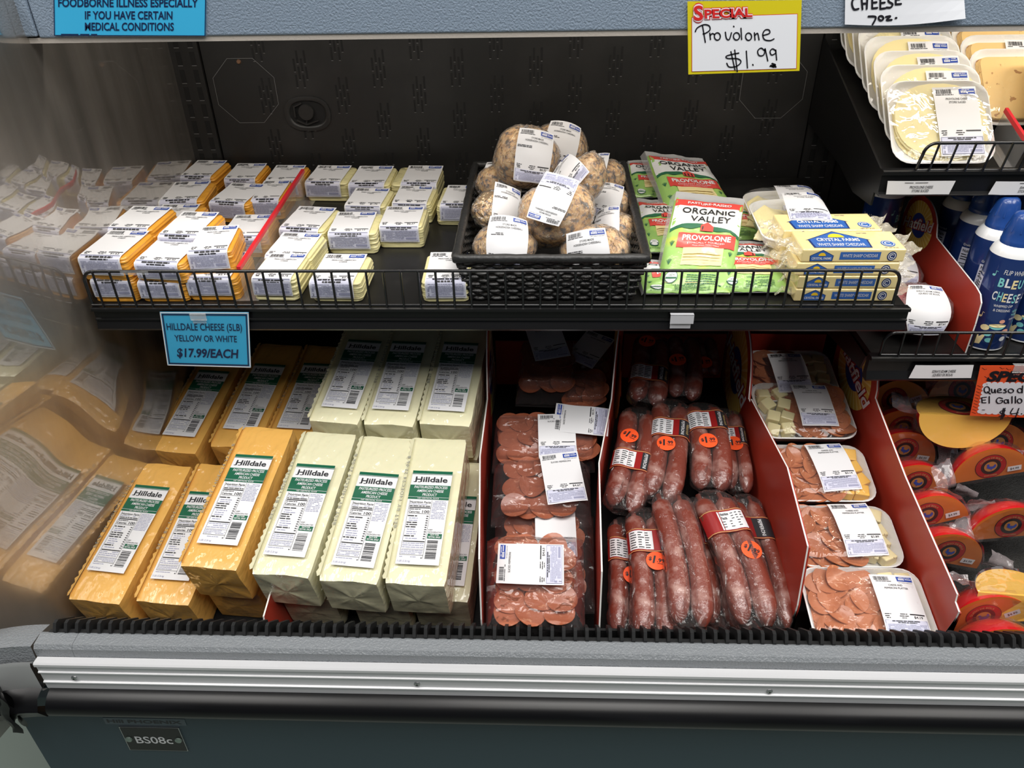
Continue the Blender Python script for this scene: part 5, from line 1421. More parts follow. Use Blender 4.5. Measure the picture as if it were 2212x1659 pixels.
# ------------------------------------------------------------------ pepperoni sticks in pairs
M['stickskin'] = mat('pepperoni_stick_skin', (.195, .042, .027), .36, coat=.8, coat_rough=.10, var=((.48, .30, .26), 34, .52, .78), bump=(70, .4, .004), cbump=(85, .8, .006))
M['bandred'] = mat('band_red', (.30, .012, .012), .4, coat=.4); M['gold'] = mat('band_gold', (.55, .38, .14), .4)
M['stickwrap'] = film('stick_wrap', scale=60, strength=1, dist=.016, rough=.13, milky=.025, milk=(.80, .74, .72), stretch=(1, .4, 1), cap=.55)
SG = 'wrapped pairs of pepperoni sticks in their bin'
def sticks(top, bot, k, label, band=.5, sticker=None, width=.060, bend_=.006, kind='pair', dark=False, seed=1, kt=None, bandmode='facts'):
    r = random.Random(seed)
    A = onT(*bot, k); B = onT(*top, k if kt is None else kt); ax = (B-A); Ln = ax.length; ax.normalize()
    side = ax.cross(TN).normalized(); up = side.cross(ax).normalized(); rad = width/4
    mx = frame(A-up*rad*1.9, side, ey=ax)
    o = empty('pepperoni_stick_pair', label, 'pepperoni sticks', SG, mx=mx)
    L0 = Ln
    cen = []
    for s in (-1, 1):
        mb = MB(); pts = []; rs = []; n = 22; ph = r.uniform(-.4, .4); sh_ = r.uniform(0, .05) if s < 0 else 0
        for i in range(n+1):
            t = i/n; y = sh_*L0+(L0*(1-sh_-.0))*t
            x = s*rad*1.0+bend_*math.sin(math.pi*t)*1.0+.0018*math.sin(t*5+ph); z = rad+.004*math.sin(math.pi*t+ph)
            e = min(t, 1-t)*n; f = (.25, .68, .88, .97)[int(e)] if e < 4 else 1
            pts.append((x, y, z)); rs.append(rad*f*(1+.05*math.sin(t*9+ph)+.03*r.uniform(-1, 1)))
        mb.tube(pts, rs, 16); mb.build('pepperoni_stick', 'stickskin', o, angle=180); cen.append((pts, rs))
    def env(u, y):
        """top envelope of the pair; u in -1..1 across"""
        x = u*rad*2.10; xl = abs(abs(x)-rad); z = rad+math.sqrt(max(0, (rad*1.12)**2-xl*xl)) if True else 0
        if abs(x) < rad: z = max(z, rad*2.02)
        return V((x+bend_*math.sin(math.pi*y/L0), y, z))
    sd_ = r.random()*60
    mb = MB()
    def wf(u, v):
        a = 2*math.pi*u; y = L0*(-.012+1.024*v); e = 1-.5*max(0, 1-min(v, 1-v)*9)**2
        x = (rad*2.07*math.copysign(abs(math.cos(a))**.7, math.cos(a)))*e; z = rad+rad*1.07*math.copysign(abs(math.sin(a))**.7, math.sin(a))*e
        nn = .0022*pnoise(V((u*14, v*12, sd_)))
        return V((x+bend_*math.sin(math.pi*min(1, max(0, v))), y, z))+V((math.cos(a), 0, math.sin(a)))*nn
    mb.grid(wf, 40, 40, 0, closed_u=True); mb.build('stretch_wrap', 'stickwrap', o, angle=180)
    mb = MB(); bw = .040
    if band is not None:
        y0 = L0*band-bw/2
        f = lambda d: (lambda u, y: env(max(-1, min(1, u)), y0+y+.006*u*(r_tilt))+V((0, 0, d+.0030)))
        r_tilt = r.uniform(-.6, .6)
        g0, g1, g2 = f(0), f(.0004), f(.0008)
        def bq(g, a0, yy0, a1, yy1, mi): mb.grid(lambda u, v: g(a0+(a1-a0)*u, yy0+(yy1-yy0)*v), 12, 3, mi)
        bq(g0, -1, 0, 1, bw, 0)
        bq(g1, -1, .0008, 1, .0018, 3); bq(g1, -1, bw-.0018, 1, bw-.0008, 3)
        if bandmode == 'facts':
            bq(g1, -.92, .004, .10, bw-.004, 1)
            for q_ in range(7): words(mb, lambda u, y: g2(u, y), -.88, -.55 if q_ % 3 == 0 else .05, bw-.008-.0042*q_, .0016, 4, r, .95) if False else None
            for q_ in range(7):
                for c_ in range(3):
                    a0 = -.88+.32*c_; bq(g2, a0, bw-.0085-.0042*q_, a0+r.uniform(.12, .28), bw-.0070-.0042*q_, 4)
            bq(g1, .40, .003, .95, bw-.003, 4)
            put_text(mb, 'PEPPERONI', g2, .56, bw/2, .12, 1, rot=0) if False else None
            vs_, fs_ = text2d('PEPPERONI', .01); xm = max(p[0] for p in vs_)
            mb.add([g2(.50+p[1]*.22, bw-.005-(p[0]/xm)*(bw-.010)) for p in vs_], fs_, 1)
            vs_, fs_ = text2d('Naturals', .0, .3); xm = max(p[0] for p in vs_)
            mb.add([g2(.76+p[1]*.20, bw-.008-(p[0]/xm)*(bw-.016)) for p in vs_], fs_, 3)
        elif bandmode == 'front':
            bq(g1, -.35, .004, .80, bw-.004, 1)
            put_text(mb, 'Nutrition', g2, -.22, bw-.011, .005, 4, width=.36, align='l', bold=.02); put_text(mb, 'Facts', g2, -.22, bw-.018, .005, 4, width=.24, align='l', bold=.02)
            for q_ in range(6):
                for c_ in range(3): a0 = .22+.19*c_ if q_ < 3 else -.26+.34*c_; bq(g2, a0, bw-.009-.0045*q_, a0+r.uniform(.08, .16), bw-.0078-.0045*q_, 4)
        else:
            bq(g1, -.2, .003, .9, bw-.003, 4); vs_, fs_ = text2d('PEPPERONI', .01); xm = max(p[0] for p in vs_)
            mb.add([g2(.15+p[1]*.30, bw-.005-(p[0]/xm)*(bw-.010)) for p in vs_], fs_, 1)
        mb.build('paper_band', ['bandred', 'white', 'pblack', 'gold', 'ink'], o, smooth=True)
    if sticker:
        (sx, sy), rot, part = sticker
        mi_ = mx.inverted(); cam_l = mi_ @ CAM; d = (mi_.to_3x3() @ ray(sx, sy)); h = rad*2.0+.0042
        t = (h-cam_l.z)/d.z; p = cam_l+d*t; c_, s_ = math.cos(rot), math.sin(rot)
        def g(dz): return lambda x, y: V((p.x+x*c_-y*s_, p.y+x*s_+y*c_, h+dz-abs(p.x+x*c_-y*s_-bend_*.8)**2*3.2))
        mb = MB()
        mb.grid(lambda u, v: g(0)(.0152*v*math.cos(2*math.pi*u), .0152*v*math.sin(2*math.pi*u)), 28, 4, 0, closed_u=True)
        put_text(mb, '$', g(.0008), -.0092, -.001, .0062, 1, align='c', bold=.03); put_text(mb, '1', g(.0008), -.0034, -.0045, .0125, 1, bold=.03, shear=.1); put_text(mb, '.99', g(.0008), .0062, -.002, .0066, 1, bold=.02)
        quad(mb, g(.0008), .002, -.0046, .0112, -.0038, 1)
        mb.build('price_sticker', ['stick', 'ink'], o, angle=180)
    return o
sticks((1412, 720), (1396, 862), .055, 'pepperoni pair hanging at the back left of the bin, sticker on its upper end', .36, ((1398, 736), R(-6), 1), .068, .001, seed=2)
sticks((1478, 720), (1478, 850), .058, 'pepperoni pair at the back middle, sticker tilted upwards', None, ((1464, 776), R(18), 1), .060, .003, seed=3)
sticks((1522, 726), (1532, 800), .085, 'short end of a pepperoni pair at the back right, sticker half hidden', None, ((1521, 782), R(10), 1), .044, 0, seed=4)
sticks((1384, 876), (1344, 1092), .066, 'pepperoni pair in the middle row against the left wall, sticker above its band', .42, ((1360, 940), R(-18), 1), .066, .004, seed=5)
sticks((1452, 858), (1424, 1072), .060, 'pepperoni pair in the middle row, second from the left, tan stick to the right', .66, ((1439, 957), R(12), 1), .064, .005, seed=6)
sticks((1518, 866), (1538, 1046), .060, 'pepperoni pair in the middle row, third from the left, bent at the bottom', .74, ((1530, 951), R(10), 1), .066, .006, seed=7)
sticks((1572, 880), (1600, 1056), .098, 'dark pepperoni pair in the middle row, deepest in shade beside the crest wall', .62, ((1586, 957), R(6), 1), .046, .002, seed=8)
sticks((1352, 1116), (1356, 1366), .100, 'pepperoni pair at the front left, white band low, sticker cut off at the right', .68, ((1368, 1241), R(8), 1), .056, .002, seed=9)
sticks((1394, 1094), (1416, 1374), .070, 'pepperoni pair in the front row with a whole round sticker under its band', .70, ((1418, 1211), R(-8), 1), .064, .004, seed=10)
sticks((1508, 1072), (1566, 1345), .088, 'pepperoni pair in the front row, mostly behind the whitish pair', .66, ((1566, 1210), R(-50), 1), .060, .006, seed=11, bandmode='front')
sticks((1448, 1058), (1496, 1346), .040, 'whitish frosted pepperoni pair on top of the front pile, without sticker', None, None, .062, .007, seed=12)
sticks((1535, 1056), (1640, 1346), .050, 'pepperoni pair at the front right with a red nutrition band and sticker', .72, ((1624, 1186), R(-32), 1), .066, .008, seed=13, bandmode='front')
sticks((1606, 1066), (1686, 1350), .094, 'pepperoni pair against the right bin wall, black lettered band', .70, None, .050, .006, seed=14, bandmode='black')
sticks((1500, 1230), (1556, 1384), .130, 'pepperoni pair lying lowest at the front, only its shaded ends showing', None, None, .060, .003, seed=15)

# ------------------------------------------------------------------ cheese and pepperoni platters
M['cub_w'] = mat('white_cheese_cube', (.80, .72, .40), .4, coat=.4, sss=.1); M['cub_y'] = mat('yellow_cheese_cube', (.82, .48, .09), .4, coat=.4, sss=.1)
M['cub_s'] = mat('herb_cheese_cube', (.80, .70, .40), .4, coat=.4, var=((.40, .28, .12), 120, .64, .68))
_cb = {}
def cube_at(parent, mx, key):
    if key not in _cb:
        mb = MB(); mb.box((-.011, -.011, -.009), (.011, .011, .009)); o = bevel(mb.build('cheese_cube', key, parent, smooth=False), .0022, 3); _cb[key] = o
    else: o = _cb[key].copy(); COL.objects.link(o); o.parent = parent
    o.matrix_local = mx; return o
def platter(trp, brp, k, label, cubes, cubeside, lab, seed, W=.178, D=None, price=None, yaw=0):
    """trp / brp = pixel of the right rim corners, on the plane k"""
    r = random.Random(seed)
    A = onT(*brp, k); B = onT(*trp, k); D = D or max(.10, (B-A).length); ex = V((math.cos(yaw), math.sin(yaw), 0))
    H = .019; c = (A+B)/2-ex*W/2; mx = frame(c-TN*H, ex, ez=TN); inv = mx.inverted()
    o = empty('snack_platter', label, 'snack platter', 'cheese and pepperoni platters', mx=mx)
    tray_mesh(W, D, H, .026).build('foam_tray', 'foam', o, angle=50)
    lo, hi = (-.45, .12) if cubeside > 0 else (-.12, .42)
    i = 0
    for a in range(6):
        for b_ in range(4):
            x = W*(lo+(hi-lo)*(b_+.4*(a % 2)+.2)/4)+r.uniform(-.005, .005); y = D*(.36-.72*a/5)+r.uniform(-.004, .004)
            x = max(-W*.35, min(W*.35, x)); y = max(-D*.32, min(D*.33, y)); slice_at(o, tilt_mx(x, y, .013+.0016*b_+r.uniform(0, .005), r.uniform(-.9, .9)+(1.2 if a % 3 == 1 else 0), -r.uniform(.04, .24)), key='pep', var=i % 3); i += 1
    for a in range(4):
        for b_ in range(2):
            x = cubeside*W*(.20+.155*b_)+r.uniform(-.004, .004); y = D*(.30-.62*a/3)+r.uniform(-.005, .005)
            cube_at(o, Matrix.Translation((x, y, .014+r.uniform(0, .003))) @ Matrix.Rotation(r.uniform(-.6, .6), 4, 'Z') @ Matrix.Rotation(r.uniform(-.25, .25), 4, 'X'), cubes)
    tray_film_mesh(W, D, H, .0125, .026).build('stretch_film', 'tray_film', o)
    (lx, ly), rot = lab; pc = inv @ onT(lx, ly, k-.010)
    flat_label(o, pc.x, pc.y, H+.0060, .062, .096, rot, ('CHEESE AND', 'PEPPERONI PLATTER'), price, lambda X, Y: .0105*max(0, 1-abs(2*X/W)**3)*max(0, 1-abs(2*Y/D)**3))
    return o
platter((1985, 1228), (2032, 1400), .078, 'foremost snack platter, its pepperoni under strong film glare', 'cub_s', 1, ((1944, 1310), R(0)), 21, price='$4.19', W=.172)
platter((1922, 1094), (1955, 1226), .084, 'second snack platter from the front, herbed cheese chunks at its right', 'cub_s', 1, ((1852, 1142), R(4)), 22, price='$2.89', W=.166)
platter((1862, 962), (1898, 1084), .084, 'third snack platter from the front with yellow cheese cubes', 'cub_y', 1, ((1798, 1008), R(6)), 23, price='$3.14', W=.164)
platter((1822, 828), (1852, 948), .082, 'fourth snack platter from the front, white cheese cubes at its left', 'cub_w', -1, ((1758, 876), R(0)), 24, price='$2.76', W=.164)
platter((1790, 786), (1818, 836), .088, 'hindmost snack platter in the shade, under the shelf', 'cub_w', 1, ((1706, 806), R(2)), 25, price='$3.05', D=.13, W=.158)

# ------------------------------------------------------------------ quarters of red waxed cheese in clear pouches
M['ccut'] = mat('orange_cut_cheese', (.58, .16, .026), .36, coat=.7, coat_rough=.07, cbump=(40, .3, .004)); M['cpale'] = mat('pale_cut_cheese', (.80, .47, .09), .36, coat=.8, coat_rough=.07, cbump=(50, .5, .005))
M['wax2'] = mat('bright_red_wax', (.56, .012, .016), .25, coat=.9, coat_rough=.06, cbump=(40, .4, .006))
M['qfilm'] = film('cheese_pouch_film', scale=16, strength=.4, dist=.008, rough=.06, milky=.02, milk=(.8, .7, .7))
M['flap'] = film('pouch_flap', scale=20, strength=.9, dist=.012, rough=.08, milky=.22, milk=(.80, .70, .72))
M['roo'] = mat('rooster_blue', (.02, .07, .40), .4); M['lred'] = mat('label_red', (.40, .012, .012), .4); M['lblk'] = mat('label_black', (.014, .010, .010), .4); M['ltan'] = mat('label_tan', (.50, .22, .06), .4)
QG = 'quarters of red waxed cheese in the right hand bin'
def quarter(px, k, roll, lean, label, cut='ccut', lab=True, tagp=True, r_=.060, flap=1, yaw=0):
    """px = middle of the round label; lean = how far its face leans back; roll = turn in the plane of the face"""
    Rr = r_; rot = Matrix.Rotation(yaw, 4, 'Z') @ Matrix.Rotation(-lean, 4, 'X') @ Matrix.Rotation(roll, 4, 'Y')
    p = onT(*px, k)-rot @ V((0, 0, Rr*.42))
    m = Matrix.Translation(p) @ rot
    o = empty('cheese_quarter', label, 'cheese quarter', QG, mx=m)
    th = .84
    n = 24
    mb = MB()
    def rind(u, v):
        a = math.pi*u; b_ = math.pi/2*v; s = 1
        return V((Rr*math.cos(a), Rr*th*math.sin(a)*math.sin(b_), Rr*math.sin(a)*math.cos(b_)))
    mb.grid(rind, 28, 12); mb.build('red_wax_rind', 'wax2', o, angle=180)
    mb = MB()
    disc(mb, lambda x, y: V((x, 0, y)), 0, 0, Rr*.999, Rr*.999, 0, 28, 0, 0, math.pi); mb.build('cut_face', cut, o, smooth=False)
    mb = MB(); disc(mb, lambda x, y: V((x, y, 0)), 0, 0, Rr*.999, Rr*th*.999, 0, 28, 0, 0, math.pi); mb.build('cut_face', cut, o, smooth=False)
    if lab:
        f = lambda d: (lambda x, y: V((x, -d, Rr*.40+y)))
        q = Rr*.40; mb = MB()
        disc(mb, f(.0005), 0, 0, q, q, 0, 32); disc(mb, f(.0008), 0, 0, q*.965, q*.965, 1, 32); disc(mb, f(.0011), 0, 0, q*.64, q*.64, 2, 28); disc(mb, f(.0014), -q*.02, q*.02, q*.42, q*.42, 3, 24)
        for t, a0, s in (('EL GALLO', 0, 1),):
            put_text(mb, 'QUESO DE BOLA', f(.0014), 0, q*.70, q*.13, 4, arc=q*.72, width=q*1.5); put_text(mb, 'EDAM CHEESE', f(.0014), 0, -q*.80, q*.12, 4, width=q*.8)
        # rooster
        mb.add([f(.0018)(q*x, q*y) for x, y in ((-.30, -.02), (-.20, .16), (-.08, .06), (.10, .02), (.26, .20), (.32, .02), (.22, -.14), (.04, -.20), (-.12, -.16))], [tuple(range(9))], 5)
        disc(mb, f(.0019), -q*.20, q*.18, q*.09, q*.08, 5, 10); stroke(mb, [(q*.02, -q*.18), (q*.02, -q*.30)], f(.0018), q*.05, 5)
        mb.build('round_label', ['lblk', 'lred', 'lblk', 'ltan', 'gold', 'roo'], o, smooth=False)
    if tagp:
        mb = MB(); f = lambda x, y: V((x, -.0022, y)); x0 = Rr*.42; z0 = Rr*.14
        quad(mb, f, x0, z0, x0+.021, z0+.010, 0); put_text(mb, '$4.99', lambda x, y: V((x, -.0026, y)), x0+.0105, z0+.003, .0045, 1, width=.013); mb.build('price_tag', ['white', 'ink'], o, smooth=False)
    mb = MB(); sd_ = rp.random()*50
    mb.grid(lambda u, v: rind(u, v*1.0)*1.05+V((0, 0, .001))+V((1, 1, 1))*.0035*pnoise(V((u*10, v*6, sd_))), 28, 12)
    mb.grid(lambda u, v: V((Rr*1.05*(2*u-1), -.0045-.002*pnoise(V((u*8, v*5, sd_))), -.002+Rr*1.03*v*math.sqrt(max(.02, 1-(2*u-1)**2)))), 20, 8)
    mb.build('clear_pouch', 'qfilm', o, angle=180); mb = MB()
    for s in ((1,) if flap == 1 else (-1,) if flap == -1 else (1, -1)):
        mb.grid(lambda u, v: V((s*(Rr*.95+.034*u), .012*math.sin(v*4+sd_)-.01*u+.006*pnoise(V((u*4, v*5, sd_))), Rr*(.04+.72*v)*(1-.25*u)+.006*u)), 6, 10)
    mb.build('pouch_flap', 'flap', o, angle=180)
    return o
q_ = quarter
q_((1954, 970), .110, R(8), R(3), 'cheese quarter on the left with its whole rooster label facing out, tag beside it')
q_((1982, 1041), .110, R(13), R(1), 'cheese quarter leaning on the bin wall, just below the clear round label one')
q_((2004, 1110), .102, R(-20), R(3), 'cheese quarter on the left beside a dark gap of mat, price tag at right')
q_((2051, 1190), .110, R(13), R(-1), 'cheese quarter with a broad red top, tilted to the right, pouch corner sticking out')
q_((2184, 1134), .085, R(-8), R(1), 'cheese quarter at the right edge standing on the black mat', flap=-1)
q_((2124, 1330), .090, R(-30), R(1), 'cheese quarter low at the front, its label dark and tilted left')
q_((2162, 1398), .085, R(-2), R(3), 'cheese quarter nearest the grille, cut off by the black comb', tagp=False)
q_((2140, 1006), .072, R(-14), R(1), 'large cheese quarter at the right with the label in the middle of its face', flap=-1)
q_((2158, 955), .110, R(10), R(14), 'cheese quarter tucked behind the pale one, price tag showing')
q_((1932, 863), .100, R(-20), R(20), 'cheese quarter high on the left with a tilted label, under the shelf', cut='cpale', r_=.058)
q_((1950, 922), .112, R(4), R(3), 'cheese quarter on the left half covered by the next pouch', tagp=False, r_=.060)
q_((2078, 842), .085, R(-2), R(20), 'cheese quarter at the back beside the orange sign, its rooster label bright', cut='cpale', r_=.060)
q_((1958, 838), .100, R(2), R(60), 'cheese quarter at the very back left showing only red wax', lab=False, tagp=False, r_=.055)
# the two pale ones lie with the label face up
q_((2068, 879), .020, R(2), R(98), 'pale yellow cheese quarter lying with its label up, pale cut side facing out', cut='cpale', tagp=False, r_=.072, flap=-1)
q_((2190, 1262), .060, R(6), R(96), 'pale yellow cheese quarter at the right edge, film glinting on its top', cut='cpale', lab=False, tagp=False, r_=.056, flap=-1)
# ------------------------------------------------------------------ signs
M['sgyel'] = mat('sign_yellow', (.66, .56, .012), .35, coat=.3, coat_rough=.15); M['sgred'] = mat('sign_red', (.62, .02, .02), .4); M['sgwhite'] = mat('sign_white', (.78, .80, .85), .35, coat=.3, coat_rough=.15)
M['sgorange'] = mat('sign_orange', (.84, .10, .025), .45); M['pen'] = mat('marker_ink', (.012, .011, .016), .4); M['navyink'] = mat('navy_ink', (.008, .02, .075), .4); M['sgpink'] = mat('sign_outline', (.82, .70, .74), .4)
def sheet(o, S, mats, draw, name='printed_card', th=.0007):
    """S(u, v) -> point of the sheet (local); draw(mb, f) with f(d)(u, v)"""
    n = ((S(1, .5)-S(0, .5)).cross(S(.5, 1)-S(.5, 0))).normalized()
    f = lambda d: (lambda u, v: S(u, v)+n*d)
    mb = MB(); mb.grid(lambda u, v: f(0)(u, v), 8, 6); mb.grid(lambda u, v: f(-th)(u, v), 8, 6)
    for e in (0, 1): mb.grid(lambda u, v: f(-th*v)(u, e), 8, 1); mb.grid(lambda u, v: f(-th*v)(e, u), 6, 1)
    draw(mb, f); return mb.build(name, mats, o, smooth=False, recalc=False)
def bil(tl, tr, br, bl, base):
    return lambda u, v: (bl*(1-u)+br*u)*(1-v)+(tl*(1-u)+tr*u)*v-base
def pxmap(tl, tr, br, bl):
    """picture position -> (u, v) on a sheet whose corners are given (projective enough: linear solve)"""
    def inv(px, py):
        u = v = .5
        for _ in range(12):
            x = (bl[0]*(1-u)+br[0]*u)*(1-v)+(tl[0]*(1-u)+tr[0]*u)*v; y = (bl[1]*(1-u)+br[1]*u)*(1-v)+(tl[1]*(1-u)+tr[1]*u)*v
            xu = (br[0]-bl[0])*(1-v)+(tr[0]-tl[0])*v; yu = (br[1]-bl[1])*(1-v)+(tr[1]-tl[1])*v
            xv = (tl[0]-bl[0])*(1-u)+(tr[0]-br[0])*u; yv = (tl[1]-bl[1])*(1-u)+(tr[1]-br[1])*u
            det = xu*yv-xv*yu; ex, ey = px-x, py-y; u += (ex*yv-ey*xv)/det; v += (ey*xu-ex*yu)/det
        return u, v
    return inv
def pen_text(mb, fn, strokes, wd, mi, tf):
    """handwriting: strokes in crop units, tf -> (u, v); ('o', cx, cy, rx, ry) draws a loop"""
    def st(pts):
        P = [fn(*tf(x, y)) for x, y in pts]; out = []
        n = ((fn(1, .5)-fn(0, .5)).cross(fn(.5, 1)-fn(.5, 0))).normalized()
        for i, p in enumerate(P):
            t = P[min(i+1, len(P)-1)]-P[max(i-1, 0)]
            t = t.normalized() if t.length > 1e-9 else V((1, 0, 0)); s = n.cross(t)*wd/2; out += [p+s, p-s]
        mb.add(out, [(2*i, 2*i+1, 2*i+3, 2*i+2) for i in range(len(P)-1)], mi)
        for p in (P[0], P[-1]):
            ex = (fn(1, .5)-fn(0, .5)).normalized(); ey = n.cross(ex)
            mb.add([p]+[p+(ex*math.cos(a*.785)+ey*math.sin(a*.785))*wd/2 for a in range(8)], [(0, k+1, (k+1) % 8+1) for k in range(8)], mi)
    for s in strokes:
        if s[0] == 'o': st([(s[1]+s[3]*math.cos(a*math.pi/8), s[2]+s[4]*math.sin(a*math.pi/8)) for a in range(17)])
        else: st([tuple(p) for p in curve(s)])

# blue advisory sign on the canopy
C4 = [(115, -62), (446, -62), (444, 78), (117, 77)]
P_ = [onY(*q, 1.0485) for q in C4]; base = (P_[2]+P_[3])/2
o = empty('advisory_sign', 'blue advisory sign with dark capital lettering on the left of the canopy', 'sign', loc=base)
uv = pxmap(*C4)
def draw(mb, f):
    W = 1
    for (x0, y0, x1, y1) in ((0, 0, 1, .012), (0, 0, .006, 1), (.994, 0, 1, 1)): quad(mb, f(.0004), x0, y0, x1, y1, 1)
    for t, cyp, x0, x1 in (('FOODBORNE ILLNESS ESPECIALLY', 4, 126, 428), ('IF YOU HAVE CERTAIN', 31, 184, 373), ('MEDICAL CONDITIONS', 56, 184, 376)):
        a = uv(x0, cyp+9); b_ = uv(x1, cyp+9); h = uv(x0, cyp-9)[1]-a[1]
        put_text(mb, t, f(.0004), (a[0]+b_[0])/2, a[1], h, 1, width=b_[0]-a[0], bold=.022)
    a = uv(132, 75); words(mb, f(.0004), a[0], a[0]+.24, a[1], .016, 1, rp, 1)
sheet(o, bil(*P_, base), ['paperblue', 'navyink'], draw)

# yellow SPECIAL sign with handwriting
C4 = [(1485, 3), (1732, 0), (1727, 153), (1487, 161)]
P_ = [onY(*q, 1.0465) for q in C4]; base = (P_[2]+P_[3])/2
o = empty('price_sign', 'yellow bordered white price sign handwritten for provolone, hanging from the canopy', 'sign', loc=base)
uv1 = pxmap(*C4); cr_ = lambda x, y: uv1(1280+x/4.148, y/4.148)
def draw(mb, f):
    q = [cr_(*p) for p in ((886, 148), (1838, 117), (1828, 615), (887, 643))]; mb.add([f(.0003)(*p) for p in q], [(0, 1, 2, 3)], 2)
    q = [cr_(*p) for p in ((891, 153), (1833, 122), (1823, 610), (892, 638))]; mb.add([f(.0006)(*p) for p in q], [(0, 1, 2, 3)], 1)
    for d, bo, mi in ((.0010, .16, 2), (.0014, .11, 4), (.0018, .03, 2)):
        a = cr_(905, 172); b_ = cr_(990, 165); hh = cr_(905, 45)[1]-a[1]
        put_text(mb, 'S', f(d), (a[0]+b_[0])/2, a[1], hh, mi, width=(b_[0]-a[0])*(1+bo*.9), bold=bo)
        a = cr_(1005, 152); b_ = cr_(1430, 132); hh = cr_(1005, 75)[1]-a[1]
        put_text(mb, 'PECIAL', f(d), (a[0]+b_[0])/2, a[1], hh, mi, width=(b_[0]-a[0])*(1+bo*.14), bold=bo, rot=.03)
    S_ = [[(985, 225), (1010, 370)], [(920, 275), (940, 240), (1000, 213), (1045, 225), (1050, 262), (1010, 290), (990, 295)], [(1050, 288), (1056, 345)], [(1053, 312), (1072, 292), (1092, 300)], ('o', 1118, 318, 27, 33),
          [(1190, 280), (1200, 335), (1225, 345), (1245, 285)], ('o', 1290, 317, 28, 33), [(1264, 227), (1267, 231)], [(1330, 245), (1336, 345)], ('o', 1398, 320, 27, 33), [(1450, 285), (1456, 350)], [(1453, 312), (1478, 290), (1492, 348)],
          [(1530, 308), (1585, 290), (1580, 260), (1545, 262), (1525, 300), (1540, 345), (1590, 355), (1625, 340)],
          [(1310, 468), (1250, 480), (1198, 497), (1212, 517), (1300, 520), (1330, 550), (1290, 590), (1225, 596), (1203, 562)], [(1240, 455), (1276, 622)], [(1274, 440), (1297, 640)], [(1378, 450), (1388, 605)], [(1435, 573), (1439, 580)],
          [(1542, 447), (1510, 423), (1480, 450), (1492, 490), (1530, 488), (1545, 450), (1546, 430), (1570, 540)], [(1642, 447), (1612, 430), (1590, 455), (1605, 486), (1640, 468), (1640, 440), (1649, 532)],
          [(1590, 590), (1640, 578), (1605, 564), (1645, 598), (1592, 582), (1622, 600)]]
    pen_text(mb, f(.0010), S_, .0016, 3, cr_)
sheet(o, bil(*P_, base), ['sgyel', 'sgwhite', 'sgred', 'pen', 'sgpink'], draw)

# white paper sign, right
C4 = [(1827, -80), (2083, -80), (2082, 39), (1825, 53)]
P_ = [onY(*q, 1.0465) for q in C4]; base = (P_[2]+P_[3])/2
o = empty('paper_sign', 'plain white paper sign with black handwriting over the upper right shelf', 'sign', loc=base)
uv2 = pxmap(*C4); cr4 = lambda x, y: uv2(1780+x/3.77, y/3.77)
S0_ = bil(*P_, base)
def S(u, v): return S0_(u, v)+V((0, -.012*max(0, .4-v)*u*u, -.004*math.sin(math.pi*u)*(1-v)))
def draw(mb, f):
    S_ = [[(288, -40), (240, -15), (228, 25), (245, 66), (282, 60)], [(305, -50), (315, 62)], [(356, -50), (350, 56)], [(310, 18), (353, 12)]]
    for x in (395, 462): S_ += [[(x, -55), (x, 50)], [(x, 50), (x+42, 44)], [(x, 5), (x+36, 0)], [(x, -55), (x+42, -60)]]
    S_ += [[(570, -50), (535, -35), (530, -10), (562, 10), (548, 36), (512, 38)], [(590, -60), (588, 12)], [(588, 12), (632, 8)], [(588, -25), (622, -28)],
           [(365, 116), (425, 118), (400, 178)], ('o', 468, 124, 20, 18), [(508, 112), (545, 106), (515, 136), (556, 134)], [(588, 118), (595, 118)]]
    pen_text(mb, f(.0006), S_, .0023, 1, cr4)
sheet(o, S, ['sgwhite', 'pen'], draw)

# blue price sign under the middle shelf with its clip
C4 = [(345, 674), (537, 675), (542, 794), (362, 789)]
P_ = [onY(345, 674, .9690), onY(537, 675, .9690), onY(542, 794, .9800), onY(362, 789, .9800)]; base = (P_[0]+P_[1])/2
o = empty('price_sign', 'blue bordered price sign hanging from the middle shelf over the yellow loaves', 'sign', loc=base)
uv3 = pxmap(*C4)
def draw(mb, f):
    for (x0, y0, x1, y1) in ((.02, .03, .98, .055), (.02, .945, .98, .97), (.02, .03, .035, .97), (.965, .03, .98, .97)): quad(mb, f(.0004), x0, y0, x1, y1, 1)
    for (x0, y0, x1, y1) in ((0, 0, 1, .02), (0, .98, 1, 1), (0, 0, .012, 1), (.988, 0, 1, 1)): quad(mb, f(.0003), x0, y0, x1, y1, 2)
    for t, yb, yt, x0, x1, bo, sh_ in (('HILLDALE CHEESE (5LB)', 711, 696, 361, 523, .008, 0), ('YELLOW OR WHITE', 735, 721, 378, 512, .008, 0), ('$17.99/EACH', 769, 750, 383, 516, .026, .14)):
        a = uv3(x0, yb); b_ = uv3(x1, yb); h = uv3(x0, yt)[1]-a[1]
        put_text(mb, t, f(.0005), (a[0]+b_[0])/2, a[1], h, 1, width=b_[0]-a[0], bold=bo, shear=sh_)
sheet(o, bil(*P_, base), ['paperblue', 'navyink', 'sgwhite'], draw)
def clip(px, label, y=.9725, mt='plastic'):
    a = onY(px[0], px[1], y); b_ = onY(px[2], px[3], y); w_ = b_.x-a.x; h = a.z-b_.z
    o = empty('sign_clip', label, 'clip', 'clear plastic sign clips on the shelf rail', loc=a)
    mb = MB(); mb.box((0, -.0050, -h*.62), (w_, -.0040, 0)); mb.box((.001, -.0022, -h), (w_-.003, -.0014, -h*.55)); mb.box((0, -.005, -.001), (w_, .002, 0)); bevel(mb.build('clip_body', mt, o, smooth=False), .0003); return o
M['clipfrost'] = mat('frosted_plastic', (.50, .51, .54), .3, coat=.4)
